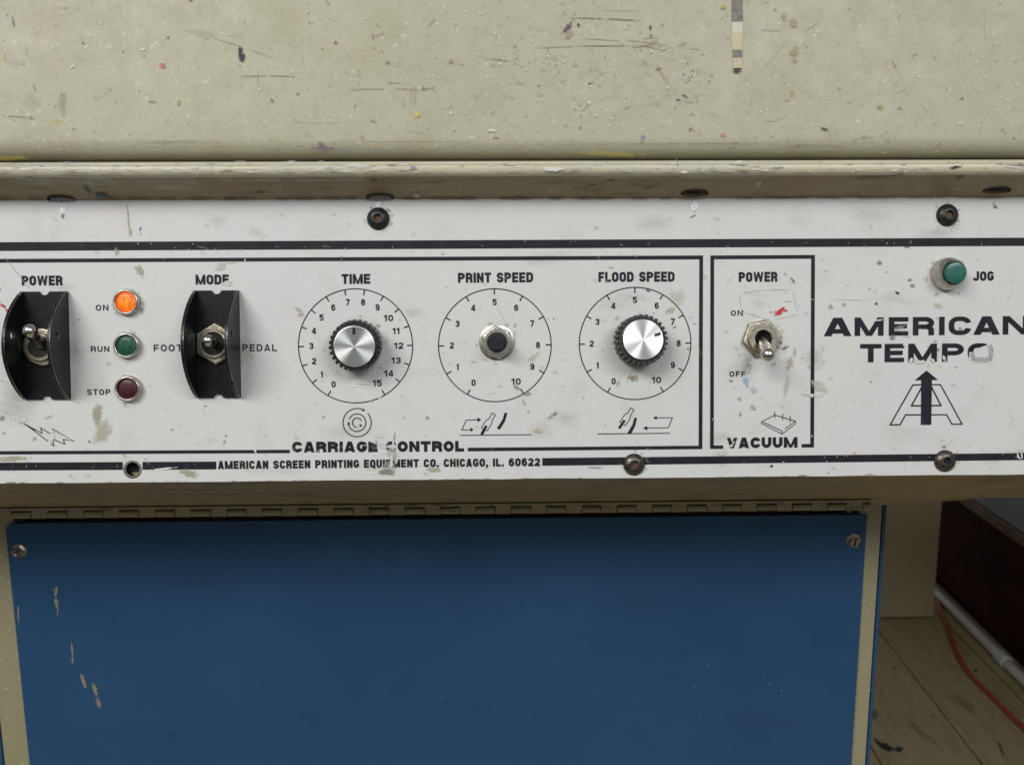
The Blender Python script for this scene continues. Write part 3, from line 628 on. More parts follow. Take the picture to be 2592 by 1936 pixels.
# rail dirt, plus painted tape glints on the underside
B = []
for q in range(150):
    B.append((random.uniform(0, 2592), random.uniform(408, 436), random.uniform(2, 22), random.uniform(.8, 3), random.uniform(-6, 6), random.choice((GRY, PUR, OLV, WHT, WHT, (0.3, .32, .36), TAN)), random.uniform(.3, .7), 1.3))
for q in range(60):
    x = random.uniform(0, 2592); B.append((x, 438.5, random.uniform(6, 40), 1.3, 0, random.choice((DRK, PUR, BRN)), .6, 1.6))
B += [(2419, 423, 14, 3.2, -8, DRK, 1, 5), line(1712, 400, 1716, 422, 1.8, BLU, .9), (1046, 425, 10, 7, 0, (0.2, .25, .4), .6, 1.5), (1400, 428, 32, 6, 0, WHT, .8, 2.0), (905, 420, 40, 8, 0, WHT, .5, 1)]
stains('rail_grime', railo, on_rail_face, B, lift=0.0003)
B = [(255, 494, 20, 6, 4, TEA, .95, 2.5), (222, 482, 7, 16, -35, TEA, .6, 1.5), (2200, 452, 60, 2.2, -4, BRN, .8, 2), (2270, 445, 26, 2.2, -12, BRN, .8, 2), (2428, 452, 14, 4, -20, BRN, .8, 3), (1545, 461, 14, 4, -6, OLV, .8, 2), (1500, 473, 14, 3, -6, OLV, .8, 2), (1460, 481, 8, 3, 0, OLV, .8, 2),
     (946, 460, 9, 5, 0, DRK, .5, 1.5), (1053, 502, 12, 14, 0, (0.62, .56, .45), .8, 3), (1640, 478, 26, 3, -4, BRN, .6, 1.5), (890, 502, 16, 5, 0, TEA, .5, 1), (660, 488, 12, 3, 0, TEA, .6, 1), (688, 471, 6, 3, 0, BLU, .5, 1)]
for l_ in ((10, 448, 190, 462), (195, 470, 218, 440), (130, 458, 205, 455), (325, 492, 378, 448), (312, 480, 322, 492), (590, 455, 640, 500), (20, 446, 150, 470), (1005, 472, 1140, 462), (1900, 452, 1935, 442)): B.append(line(*l_, .9, (0.6, .6, .56), .6, 2))  # thin pale lines: tape creases with their glints painted on
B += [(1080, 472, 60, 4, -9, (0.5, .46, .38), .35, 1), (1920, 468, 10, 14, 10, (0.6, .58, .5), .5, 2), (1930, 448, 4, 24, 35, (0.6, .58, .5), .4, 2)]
for q in range(45):
    B.append((random.uniform(0, 2592), random.uniform(448, 508), random.uniform(8, 60), random.uniform(.8, 2.4), random.uniform(-3, 3), random.choice((BRN, OLV, (0.16, .15, .10), TAN)), random.uniform(.2, .5), 1))
B += [(70 * k + random.uniform(-20, 20), 504, random.uniform(25, 60), 5, -.3, (0.10, .11, .07), .5, .6) for k in range(0, 38)]  # row of soft dark blobs along the underside's inner edge
stains('underside_grime_glints', railo, on_under, B, lift=0.0004)
# ================================================================== THE CABINET under the press
cab = empty('cabinet', Matrix.Translation((0, YD + 0.2, 0)))
tag(cab, 'blue and beige steel cabinet with hinged door beneath the control panel', 'cabinet')
CL = cab.location
def slab(name, x0, x1, z0, z1, y0, y1, key, par=cab, bev=0.0004, off=None):
    bm = bmesh.new(); box(bm, (x0, y0 - CL.y, z0), (x1, y1 - CL.y, z1)); return build(name, bm, key, par, bev=bev)
tl, tr = dp(8.5, 1319), dp(2196.7, 1300)
ztop = dp(1296, 1311).z
xl, xr = dp(40, 1600).x, dp(2177, 1600).x
# blue sheet, upper left corner clipped
zb = 0.12
pts = [(xl + 0.003, ztop), (xr, ztop), (xr, zb), (xl, zb), (xl, ztop - 0.003)]
bm = bmesh.new()
a = [bm.verts.new((p[0], YD - CL.y, p[1])) for p in pts]; c_ = [bm.verts.new((p[0], YD + 0.0016 - CL.y, p[1])) for p in pts]
bm.faces.new(a); bm.faces.new(c_)
for i in range(5): bm.faces.new((a[i], a[(i + 1) % 5], c_[(i + 1) % 5], c_[i]))
door = build('door_panel', bm, 'blue_enamel', cab, bev=0.0004)
door['label'] = 'blue enamelled sheet'
xr2 = dp(2212, 1600, 0.002).x; xl2 = dp(-6, 1600, 0.002).x - 0.004
ztf = dp(1296, 1283).z
slab('door_stile', xr - 0.004, xr2, zb - 0.02, ztf, YD + 0.0018, YD + 0.02, 'cabinet_enamel')
slab('door_stile', xl2, xl + 0.004, zb - 0.02, ztf, YD + 0.0018, YD + 0.02, 'cabinet_enamel')
slab('door_frame', xl + 0.0041, xr - 0.0041, zb - 0.02, ztop - 0.004, YD + 0.0019, YD + 0.02, 'cabinet_enamel')
slab('side_panel', xr2 + 0.0004, xr2 + 0.0024, 0.03, ztf + 0.002, YD + 0.001, YD + 0.4, 'blue_enamel')
slab('side_panel', xl2 - 0.0030, xl2 - 0.0004, 0.03, ztf + 0.002, YD + 0.001, YD + 0.4, 'blue_enamel')
slab('inner_back', xl2, xr2, 0.03, zt + 0.002, YD + 0.03, YD + 0.034, 'interior_black')  # near-black sheet, the shade of the gap under the hinge put into its colour
slab('cabinet_base', xl2, xr2, 0.004, 0.0298, YD + 0.02, YD + 0.4, 'interior_black')
# piano hinge: upper leaf with teeth, knuckles in turn
hinge = empty('piano_hinge'); hinge.parent = cab; hinge['label'] = 'beige painted piano hinge'
hz0 = dp(1296, 1294).z; hz1 = dp(1296, 1277.5).z; hzt = zt + 0.0004
yf = YD - 0.0045
per = 88.3 * 0.5 / F * 1.004; kw = 46.5 * 0.5 / F
xs0 = dp(1296, 1290).x
# centre the slots from the photo: slot left edge at pixel 936 (850+212/2.458)
s0 = dp(936, 1285, -0.0045).x
xh0, xh1 = xl2 - 0.02, dp(2203, 1280, -0.004).x
k0 = int((xh0 - s0) / per) - 1; k1 = int((xh1 - s0) / per) + 1
bm = bmesh.new()
box(bm, (xh0, yf - CL.y, hz1 + 0.0007), (xh1, yf + 0.003 - CL.y, hzt))
for k in range(k0, k1 + 1):
    a = s0 + k * per + kw + 0.0004; b_ = s0 + (k + 1) * per - 0.0004
    a = max(a, xh0); b_ = min(b_, xh1)
    if b_ > a: box(bm, (a, yf - CL.y, hz0), (b_, yf + 0.003 - CL.y, hz1 + 0.0007))
build('hinge_leaf', bm, 'cabinet_enamel', hinge)
for k in range(k0, k1 + 1):
    a = s0 + k * per; b_ = a + kw
    if b_ < xh0 or a > xh1: continue
    b_ = min(b_, xh1)
    bm = bmesh.new(); hh = hz1 - hz0
    prof = [(0, 0.0005), (0.0004, -0.0002), (hh * 0.5, -0.0007), (hh - 0.0008, -0.0003), (hh - 0.0003, 0.0006), (hh - 0.0003, 0.003), (0, 0.003)]
    e1 = [bm.verts.new((a, yf + q[1] - CL.y, hz0 + q[0])) for q in prof]; e2 = [bm.verts.new((b_, yf + q[1] - CL.y, hz0 + q[0])) for q in prof]
    bm.faces.new(e1); bm.faces.new(e2)
    for i in range(7): bm.faces.new((e1[i], e1[(i + 1) % 7], e2[(i + 1) % 7], e2[i]))
    build('hinge_knuckle', bm, 'cabinet_enamel', hinge)
slab('hinge_backing', xh0, xh1, hz0 + 0.0004, hzt, yf + 0.0032, yf + 0.0042, 'interior_black', cab, None)
B = []
for k in range(120): B.append((random.uniform(0, 2200), random.uniform(1272, 1296), random.uniform(3, 22), random.uniform(1, 3.2), 0, random.choice((DRK, BRN, (0.10, .08, .05), (0.5, .44, .28))), random.uniform(.2, .6), 1))
for k in range(k0, k1 + 1):
    pxk = 936 + 88.3 * (k); B.append((pxk + random.uniform(-3, 50), 1279, random.uniform(6, 20), 1.8, 0, (0.05, .04, .03), .6, 1))
stains('hinge_grime', hinge, lambda x, y, l: dp(x, y, -0.0055 - l) - CL, B, lift=0.0002)
# hex screws in the blue sheet
for (px, py, rot) in ((48.9, 1393, 12), (2159.7, 1367, 40)):
    p = dp(px, py)
    mloc = Matrix.Translation((p.x, YD - CL.y, p.z)) @ Matrix.Rotation(R(90), 4, 'X')
    bm = bmesh.new(); lathe(bm, [(0.0043, 0), (0.0044, 0.0005), (0.0041, 0.0009), (0.002, 0.00095)], 28, cap0=False, cap1=False)
    lathe(bm, [(0.0035, 0.0008), (0.0035, 0.0026), (0.0031, 0.003)], 6, ph=R(rot), cap0=False, cap1=False)
    rr_ = bm.verts
    # slotted top
    q = 0.0031
    A_ = Matrix.Rotation(R(rot + 38), 4, 'Z')
    for sg in (-1, 1): box(bm, (-0.0029, 0.00045 * sg if sg > 0 else -0.0023, 0.0022), (0.0029, 0.0023 if sg > 0 else -0.00045, 0.00302), 0, A_)
    o = build('hex_screw', bm, 'bezel_metal' if px < 100 else 'tarnished_metal', door)
    o.matrix_local = mloc
# chips in the blue
def on_door(x, y, l): q = dp(x, y, -l); return q - CL
def d4(x, y): return x / 2.598, 1300 + y / 2.598
B = []
CH = (0.27, 0.245, 0.17)
def db(x, y, rx, ry, an, s=.8, c=CH, h=2.5): a_ = d4(x, y); B.append((*a_, rx / 2.598, ry / 2.598, an, c, s, h))
db(368, 510, 12, 40, 5); db(370, 580, 15, 38, -12); db(380, 640, 6, 45, 5, .6); db(350, 500, 12, 10, 0, .5); db(120, 660, 7, 70, -2, .7); db(475, 900, 7, 70, -4, .85); db(478, 960, 10, 30, 0, .8)
db(550, 1100, 17, 50, -18, .8); db(622, 1150, 18, 48, -18, .8); db(648, 1240, 16, 42, -22, .75)
for x, y in ((1792, 1683), (1850, 1660), (1757, 1737), (1978, 1747), (1948, 1730), (2130, 1672), (1120, 1765), (2033, 1660)): B.append((x, y, 3, 3, 0, (0.15, .25, .36), .45, 1))
for x, y in ((1150, 1764), (765, 1805)): B.append((x, y, 4, 3, 0, DRK, .7, 2))
for k in range(26): B.append((random.uniform(80, 2150), random.uniform(1330, 1936), random.uniform(40, 160), random.uniform(15, 60), random.uniform(-20, 20), random.choice(((0.035, .08, .14), (0.009, .03, .07), (0.04, .075, .12))), random.uniform(.04, .12), .1))
for k in range(22): x_, y_ = random.uniform(80, 2150), random.uniform(1400, 1936); a_ = random.uniform(-1.4, 1.4); B.append((x_, y_, random.uniform(8, 40), .8, math.degrees(a_), (0.10, .18, .26), random.uniform(.15, .4), 1.5))
for k in range(60): B.append((random.uniform(60, 2170), random.uniform(1320, 1936), random.uniform(.8, 1.8), random.uniform(.8, 1.8), 0, random.choice(((0.2, .3, .4), DRK)), random.uniform(.2, .6), 1.5))
stains('door_chips', door, on_door, B, lift=0.0003)
B = []
for q in range(26): B.append((random.uniform(0, 60), random.uniform(1400, 1930), random.uniform(1, 6), random.uniform(2, 9), 0, random.choice((GRY, OLV, TAN)), .35, 1))
# ================================================================== FLOOR, box, pipe, cable
A = R(-5.2)
fl = empty('floor', Matrix.Translation((1.0, 1.8, 0)) @ Matrix.Rotation(A, 4, 'Z'))
fl['kind'] = 'structure'
inv = fl.matrix_world.inverted()
s1 = inv @ fp(2226, 1601); s1b = inv @ fp(2493, 1936); s2 = inv @ fp(2413, 1592); s2b = inv @ fp(2592, 1779)
e1 = (s1.x + s1b.x) / 2; e2 = (s2.x + s2b.x) / 2; wpl = e2 - e1
for k in range(-9, 7):
    x0 = e1 + k * wpl; x1 = x0 + wpl
    for (ya, yb_) in ((-2.6, -0.75 + 0.13 * ((k * 7) % 5)), (-0.75 + 0.13 * ((k * 7) % 5), 3.2)):
        if k > -4 and yb_ > 0: ya = -2.6
        elif k > -4: continue
        bm = bmesh.new(); box(bm, (x0 + 0.0016, ya + 0.0012, -0.02), (x1 - 0.0016, yb_ - 0.0012, 0)); build('floor_board', bm, 'floor_boards', fl, bev=0.001)
bm = bmesh.new(); box(bm, (-4, -4, -0.05), (4, 5, -0.021)); o = build('subfloor', bm, 'interior_black'); o['kind'] = 'structure'
def on_floor(x, y, l): return inv @ fp(x, y, l)
FB = [(2245, 1890, 26, 10, 30, (0.03, .03, .035), .9, 1.2), (2275, 1895, 14, 9, 0, (0.02, .05, .06), .8, 1.5), (2225, 1880, 20, 5, 50, DRK, .8, 2), (2470, 1696, 6, 4, 0, DRK, .7, 1.5), (2533, 1890, 4, 22, -20, DRK, .6, 1.5), (2200, 1800, 40, 14, 30, (0.06, .05, .03), .6, .6), (2440, 1780, 60, 16, 35, (0.14, .11, .06), .3, .2), (2330, 1850, 60, 12, 40, (0.16, .12, .07), .3, .2), (2263, 1690, 5, 3, 0, DRK, .6, 1.5)]
for q in range(60): FB.append((random.uniform(2180, 2592), random.uniform(1590, 1936), random.uniform(1.5, 10), random.uniform(1, 3), random.uniform(20, 60), random.choice((DRK, GRY, (0.1, .07, .03))), random.uniform(.1, .35), 1))
stains('floor_grime', fl, on_floor, FB, lift=0.001)
# dark wooden counter standing along the right
dirv = (fp(2371, 1483) - fp(2592, 1700)); dirv.z = 0; dirv.normalize()
basep = fp(2592, 1690); nside = Vector((-dirv.y, dirv.x, 0))      # points to the press
cnt = empty('wooden_counter', Matrix.Translation(basep) @ Matrix.Rotation(math.atan2(dirv.y, dirv.x), 4, 'Z'))
tag(cnt, 'dark reddish brown wooden counter with pale grey top in the shadow beyond the cabinet', 'counter')
ztopc = hit(2592, 1346, basep, nside).z
bm = bmesh.new(); box(bm, (-1.2, -0.7, 0.0), (1.9, 0.0, ztopc - 0.03)); build('side_board', bm, 'dark_laminate', cnt, bev=0.002)
bm = bmesh.new(); box(bm, (-1.2, -0.72, ztopc - 0.03), (1.9, 0.012, ztopc - 0.004)); build('edge_trim', bm, 'trim_brown', cnt, bev=0.002)
bm = bmesh.new(); box(bm, (-1.2, -0.72, ztopc - 0.004), (1.9, 0.004, ztopc)); build('counter_top', bm, 'grey_top', cnt)
# white pipe on the floor along the counter
pm = empty('white_pipe', Matrix.Translation(fp(2592, 1722)) @ Matrix.Rotation(math.atan2(dirv.y, dirv.x), 4, 'Z'))
tag(pm, 'white plastic pipe lying on the floor boards along the foot of the brown counter', 'pipe')
bm = bmesh.new(); X = Matrix.Translation((0, 0.012, 0.0135)) @ Matrix.Rotation(R(90), 4, 'Y')
lathe(bm, [(0.0125, -0.9), (0.0125, 1.6)], 20, X); build('tube', bm, 'pipe_white', pm, smooth=40)
bm = bmesh.new(); lathe(bm, [(0.0128, 0.06), (0.0165, 0.062), (0.0165, 0.105), (0.0128, 0.107)], 20, X); build('coupling', bm, 'pipe_white', pm, smooth=40)
# orange extension cord
pts = [(560, 560), (620, 665), (650, 780), (700, 900), (750, 1030), (790, 1110), (870, 1190), (960, 1280), (1050, 1370), (1122, 1440), (1200, 1520)]
cu = bpy.data.curves.new('orange_cable', 'CURVE'); cu.dimensions = '3D'; cu.bevel_depth = 0.0052; cu.bevel_resolution = 4
sp = cu.splines.new('NURBS'); sp.points.add(len(pts) - 1); sp.order_u = 4; sp.use_endpoint_u = True
for i, (x, y) in enumerate(pts):
    q = fp(2092 + x / 2.244, 1200 + y / 2.244, 0.006); sp.points[i].co = (q.x, q.y, 0.006, 1)
cu.materials.append(M['cable_orange'])
tmp = bpy.data.objects.new('cable_path', cu); col.objects.link(tmp)
me = bpy.data.meshes.new_from_object(tmp.evaluated_get(bpy.context.evaluated_depsgraph_get()))
bpy.data.objects.remove(tmp); me.name = 'orange_cable'
o = bpy.data.objects.new('orange_cable', me); col.objects.link(o); tag(o, 'orange extension cable curving across the wooden floor boards', 'cable')
# ================================================================== THE CONTROL PANEL
panel = empty('control_panel', PM)
tag(panel, 'white printed control panel with dials, toggle switches and lamps above the blue cabinet', 'control panel')
hole = pp(335.8, 1187.5)
yt = vv(500, 0) if True else 0
top = v0 + 0.02
pl = pp(-250, 1226.5); prr = pp(2850, 1198.5)
bl0, br0 = pp(0, 1224), pp(2592, 1201)
sl = (br0.y - bl0.y) / (br0.x - bl0.x)
outer = [(UL, top), (UL, bl0.y + sl * (UL - bl0.x))]
nseg = 60
for k in range(1, nseg):
    u = UL + (UR - UL) * k / nseg; outer.append((u, bl0.y + sl * (u - bl0.x) + random.uniform(-0.00012, 0.00012)))
outer += [(UR, bl0.y + sl * (UR - bl0.x)), (UR, top)]
bm = bmesh.new(); plate(bm, outer, [circ(hole.x, hole.y, 0.0029, 24)], -0.0022, 0.0)
face = build('face_plate', bm, 'panel_paint', panel, bev=0.00025)
bm = bmesh.new(); lathe(bm, [(0.00288, -0.0001), (0.00286, -0.0045), (0.0005, -0.0046)], 24, cap0=False); build('screw_hole', bm, 'bore_black', panel, loc=(hole.x, hole.y, 0))
bm = bmesh.new(); lathe(bm, [(0.0039, 0.00004), (0.0037, 0.00008), (0.0029, 0.00004)], 28, cap0=False, cap1=False); build('bare_rim', bm, 'bezel_metal', panel, loc=(hole.x, hole.y, 0), smooth=40)
# --- print: rules and frames
def quad(ink, a, b_, ta, tb=None):
    """rule from photo pixel a to b (upper edge), thickness in pixels"""
    tb = ta if tb is None else tb
    ink.poly([pp(a[0], a[1]), pp(a[0], a[1] + ta), pp(b_[0], b_[1] + tb), pp(b_[0], b_[1])])
K = Ink(); quad(K, (-200, 614.3), (2800, 601.1), 22, 20.4); K.done('thick_rule', panel)
K = Ink(); quad(K, (-200, 1171.5), (311, 1168.9), 19.8, 19.7); quad(K, (361, 1168.6), (547.4, 1167.7), 19.7, 19.7); K.done('thick_rule', panel)
K = Ink(); quad(K, (1372.6, 1159), (2800, 1144), 19.4, 17.4); K.done('thick_rule', panel)
K = Ink(); quad(K, (-200, 656.6), (1779.3, 646.9), 9.3, 9.6)
K.poly([pp(1770, 656.6), pp(1768.2, 1136.2), pp(1777.5, 1136.0), pp(1779.3, 647)])
quad(K, (1184.2, 1132.8), (1768.5, 1127.6), 9, 8.6); quad(K, (-200, 1142.3), (733.8, 1138), 8.4, 8.3); K.done('carriage_frame', panel)
K = Ink(); quad(K, (1798, 647), (2062.4, 645.6), 9.4, 9.2)
K.poly([pp(1798, 656), pp(1797.3, 1135.5), pp(1806.3, 1135.5), pp(1807.3, 656)]); K.poly([pp(2053, 654.5), pp(2050.7, 1132), pp(2060, 1132), pp(2062.4, 654.5)])
quad(K, (1806, 1127), (1830.3, 1126.8), 8.6); quad(K, (2028.7, 1123.4), (2051, 1123.2), 8.8); K.done('vacuum_frame', panel)
# --- lettering
def word(nm, *a, **k):
    K = Ink(); letters(K, *a, **k); return K.done(nm, panel)
HB = dict(gap=0.145, rnd=0.5)
word('lettering_power', 'POWER', 55.7, 158.7, 722.9, 722.4, 24.4, 6.0, **HB)
word('lettering_mode', 'MODE', 495.4, 579.5, 720.4, 720, 24.6, 6.0, **HB)
word('lettering_time', 'TIME', 865.2, 937.2, 718.9, 718.3, 24.8, 6.0, **HB)
word('lettering_print_speed', 'PRINT SPEED', 1159.4, 1349.3, 716, 714.5, 25, 6.0, **HB)
word('lettering_flood_speed', 'FLOOD SPEED', 1514.8, 1707.3, 713.8, 712.8, 25, 6.0, **HB)
word('lettering_power', 'POWER', 1869.8, 1967.4, 713.8, 713, 24.8, 6.0, **HB)
word('lettering_jog', 'JOG', 2462.6, 2514.9, 711.2, 710.8, 24, 6.0, **HB)
RG = dict(gap=0.34, rnd=0.48)
word('lettering_on', 'ON', 242.9, 274.6, 786.4, 786.2, 14.6, 2.8, **RG)
word('lettering_run', 'RUN', 230.4, 277, 890.8, 890.5, 14.6, 2.8, **RG)
word('lettering_stop', 'STOP', 221, 279.7, 999.8, 999.4, 14.6, 2.8, **RG)
word('lettering_foot', 'FOOT', 389.6, 461.5, 889.4, 889, 17, 3.1, **RG)
word('lettering_or', 'OR', 560, 600, 889.2, 889, 17, 3.1, **RG)
word('lettering_pedal', 'PEDAL', 614, 701.5, 889, 888.6, 17.2, 3.1, **RG)
word('lettering_on', 'ON', 1849.6, 1879.9, 799.5, 799.3, 13.8, 2.7, **RG)
word('lettering_off', 'OFF', 1846.2, 1886.5, 953.4, 953.2, 13.8, 2.7, **RG)
word('lettering_carriage_control', 'CARRIAGE CONTROL', 739.4, 1174.8, 1144.6, 1142.4, 27, 8.4, gap=0.14, rnd=0.5)
word('lettering_vacuum', 'VACUUM', 1840, 2018.2, 1134.2, 1132.4, 27, 8.4, gap=0.14, rnd=0.5)
word('lettering_maker', 'AMERICAN SCREEN PRINTING EQUIPMENT CO. CHICAGO, IL. 60622', 552, 1367, 1187, 1179.2, 20.6, 5.3, gap=0.17, rnd=0.5)
EU = dict(rnd=0.30, hs=1.28)
def z6(x): return 2070 + x / 4.238
sp_ = [(72, 355), (397, 712), (768, 980), (1030, 1262), (1315, 1370), (1420, 1662), (1697, 1970), (2010, 2290)]
word('lettering_american', 'AMERICAN', z6(72), z6(2290), 851, 846, 46.6, 11.2, spans=[(z6(a), z6(b_)) for a, b_ in sp_], **EU)
sp_ = [(452, 684), (718, 930), (975, 1288), (1343, 1582), (1625, 1885)]
word('lettering_tempo', 'TEMPO', z6(452), z6(1885), 917, 914.5, 46.4, 11.2, spans=[(z6(a), z6(b_)) for a, b_ in sp_], **EU)
# --- dials
def dial(nm, cx, cy, r, n, step, start, rn, rot0=0):
    K = Ink(); c = pp(cx, cy); Rm = r * PX
    K.ribbon([(c.x + Rm * math.cos(2 * math.pi * i / 96), c.y + Rm * math.sin(2 * math.pi * i / 96)) for i in range(96)], 2.5 * PX, True)
    for k in range(n):
        a = R(start - step * k + 0.25)
        K.ribbon([(c.x + (Rm - q * PX) * math.cos(a), c.y + (Rm - q * PX) * math.sin(a)) for q in (14, 0)], 3.0 * PX)
        s = str(k); wd = 10.2 if len(s) == 1 else 23.5; rr2 = rn if len(s) == 1 else rn - 3
        if s == '1': wd = 5.0
        elif s == '11': wd = 17
        px = cx + rr2 * math.cos(a); py = cy - rr2 * math.sin(a)
        letters(K, s, px - wd / 2, px + wd / 2, py + 7.6, py + 7.6, 15.8, 3.3, gap=0.28, rnd=0.5)
    return K.done(nm, panel)
dial('time_dial_scale', 900.2, 875.6, 143.3, 16, 20, 240, 112)
dial('print_dial_scale', 1252.7, 874, 142.2, 11, 30, 240, 109)
dial('flood_dial_scale', 1607.6, 869.5, 141.7, 11, 30, 240, 110)
# --- pictograms
def pic(nm, fn):
    K = Ink(); fn(K); K.done(nm, panel)
def q_(cx, cy, s): return lambda x, y: pp(cx + x / s, cy + y / s)
def bolt(K):
    t = q_(40, 1050, 13.82)
    K.ribbon([t(*p) for p in ((275, 290), (915, 640), (875, 455), (1200, 650))], 2.2 * PX)
    K.poly([t(275, 285), t(650, 560), t(690, 520)])
    K.ribbon([t(*p) for p in ((275, 290), (640, 545), (1120, 915))], 2.1 * PX)
    K.ribbon([t(*p) for p in ((1290, 620), (1290, 490), (2050, 920), (1670, 850), (1710, 1015), (1275, 840), (1335, 1080), (1225, 1015))], 2.2 * PX)
pic('lightning_pictogram', bolt)
def spiral(K):
    t = q_(850, 1020, 18.35)
    for r_, a0, a1, tri in ((655, 42, -292, 1), (405, 155, -170, 1), (212, -95, -340, 1)):
        n = 50; cxx, cyy = 990, 905
        K.ribbon([t(cxx + r_ * math.cos(R(a0 + (a1 - a0) * i / n)), cyy - r_ * math.sin(R(a0 + (a1 - a0) * i / n))) for i in range(n + 1)], 2.4 * PX)
    for cx_, cy_, an in ((1285, 325, -20), (600, 940, 85), (1150, 1035, -120)):
        K.poly([t(cx_ + 88 * math.cos(R(an + d)), cy_ - 88 * math.sin(R(an + d))) for d in (0, 120, 240)])
pic('spiral_pictogram', spiral)
def prn(K):
    t = q_(1150, 1030, 10.533)
    K.ribbon([t(150, 753), t(2055, 733)], 2.1 * PX)
    K.ribbon([t(610, 340), t(318, 345), t(200, 608), t(430, 605)], 1.9 * PX)
    K.poly([t(612, 275), t(620, 398), t(715, 337)]); K.poly([t(425, 543), t(428, 660), t(515, 600)])
    K.ribbon([t(*p) for p in ((775, 585), (722, 550), (840, 355), (930, 300), (1005, 155), (1095, 208), (1005, 350), (1000, 430), (880, 632), (835, 612))], 1.8 * PX)
    K.poly([t(825, 480), t(692, 712), t(740, 745), t(765, 740), t(885, 515)])
    K.poly([t(1340, 150), t(1285, 335), t(1345, 385), t(1415, 160)]); K.poly([t(1285, 335), t(1132, 572), t(1210, 600), t(1345, 385)])
pic('print_stroke_pictogram', prn)
def fld(K):
    t = q_(1500, 1020, 10.055)
    K.ribbon([t(125, 785), t(1965, 765)], 2.1 * PX)
    K.ribbon([t(1630, 372), t(2030, 370), t(1925, 625), t(1385, 632)], 1.9 * PX)
    K.poly([t(1537, 375), t(1633, 425), t(1630, 322)]); K.poly([t(1280, 640), t(1390, 692), t(1390, 580)])
    K.ribbon([t(*p) for p in ((735, 505), (692, 478), (810, 295), (880, 260), (975, 118), (1052, 172), (955, 322), (955, 380), (830, 572), (790, 550))], 1.8 * PX)
    K.poly([t(785, 420), t(645, 625), t(700, 660), t(840, 455)])
    K.poly([t(1062, 370), t(1015, 545), t(1078, 585), t(1130, 375)]); K.poly([t(1015, 545), t(880, 770), t(980, 775), t(1078, 585)])
pic('flood_stroke_pictogram', fld)
def tray(K):
    t = q_(1910, 1030, 18.43)
    K.ribbon([t(*p) for p in ((330, 685), (930, 370), (1890, 650), (1410, 1020))], 1.9 * PX)
    K.ribbon([t(*p) for p in ((345, 680), (1270, 1110), (1275, 1245))], 1.9 * PX)
    K.ribbon([t(*p) for p in ((325, 690), (310, 755), (1275, 1260), (1910, 770), (1890, 655))], 1.8 * PX)
    for x, y0, y1 in ((943, 215, 500), (1315, 300, 600), (1655, 390, 690)): K.ribbon([t(x, y0), t(x - 10, y1)], 1.8 * PX)
    for x, y in ((935, 490), (1308, 590), (1645, 680)): K.poly([t(x - 30, y), t(x, y + 28), t(x + 30, y), t(x, y - 28)])
pic('vacuum_bed_pictogram', tray)
def logo(K):
    t = q_(2230, 920, 9.718)
    K.poly([t(1115, 172), t(825, 412), t(985, 412), t(975, 1508), t(1232, 1506), t(1250, 405), t(1400, 403)])
    K.ribbon([t(*p) for p in ((990, 523), (782, 525), (222, 1505), (465, 1503), (600, 1260), (980, 1260))], 3.3 * PX)
    K.ribbon([t(*p) for p in ((1240, 520), (1460, 520), (1990, 1488), (1742, 1490), (1610, 1255), (1235, 1258))], 3.0 * PX)
    K.ribbon([t(*p) for p in ((1000, 580), (745, 1035), (985, 1038))], 3.6 * PX)
    K.ribbon([t(*p) for p in ((1240, 580), (1470, 1030), (1235, 1033))], 3.6 * PX)
pic('arrow_logo', logo)
# --- hardware
def part(nm, par, label=None, loc=None, rot=None):
    o = empty(nm); o.parent = par
    if loc is not None: o.location = loc
    if rot is not None: o.rotation_euler = rot
    if label: o['label'] = label
    return o
def screw(px, py, label, tilt=(0, 0), rust=True, hexr=20, key='screw_black'):
    p = pp(px, py)
    s = part('button_head_screw', panel, label, p, (R(tilt[0]), R(tilt[1]), R(hexr)))
    def hexf(a, z): return 1.0
    bm = bmesh.new()
    lathe(bm, [(0.0046, 0.0), (0.00465, 0.0005), (0.0043, 0.0011), (0.0036, 0.0018), (0.0026, 0.00235), (0.0019, 0.0025)], 36, cap0=False, cap1=False)
    n = 36; ra = []; rb_ = []
    def hx(i): a = 2 * math.pi * i / n; return 0.00152 / math.cos((a % (math.pi / 3)) - math.pi / 6)
    vo = [v_ for v_ in bm.verts if abs(v_.co.z - 0.0025) < 1e-7]
    for i in range(n):
        a = 2 * math.pi * i / n; r_ = hx(i)
        ra.append(bm.verts.new((r_ * math.cos(a), r_ * math.sin(a), 0.00246))); rb_.append(bm.verts.new((r_ * math.cos(a), r_ * math.sin(a), 0.0011)))
    vo.sort(key=lambda v_: math.atan2(v_.co.y, v_.co.x) % (2 * math.pi - 1e-6))
    for i in range(n):
        j = (i + 1) % n
        bm.faces.new((vo[i], vo[j], ra[j], ra[i])); bm.faces.new((ra[i], ra[j], rb_[j], rb_[i]))
    build('screw_head', bm, key, s, smooth=35)
    bm = bmesh.new(); lathe(bm, [(0.0019, 0.0010), (0.0019, 0.00125), (0.0004, 0.00115)], 12, cap0=False)
    build('socket', bm, 'rust' if rust else 'shaft_dark', s)
screw(957.8, 554, 'black socket screw with rusty socket under the rail above TIME', rust=True)
screw(2397, 545, 'black socket screw with rusty socket above the JOG button', hexr=5)
screw(1604.8, 1175, 'black socket screw with rusty socket on the lower rule below the flood dial', hexr=35, key='screw_steel')
screw(2391, 1166, 'black socket screw with dark socket below the arrow logo', rust=False, hexr=12, key='screw_steel')
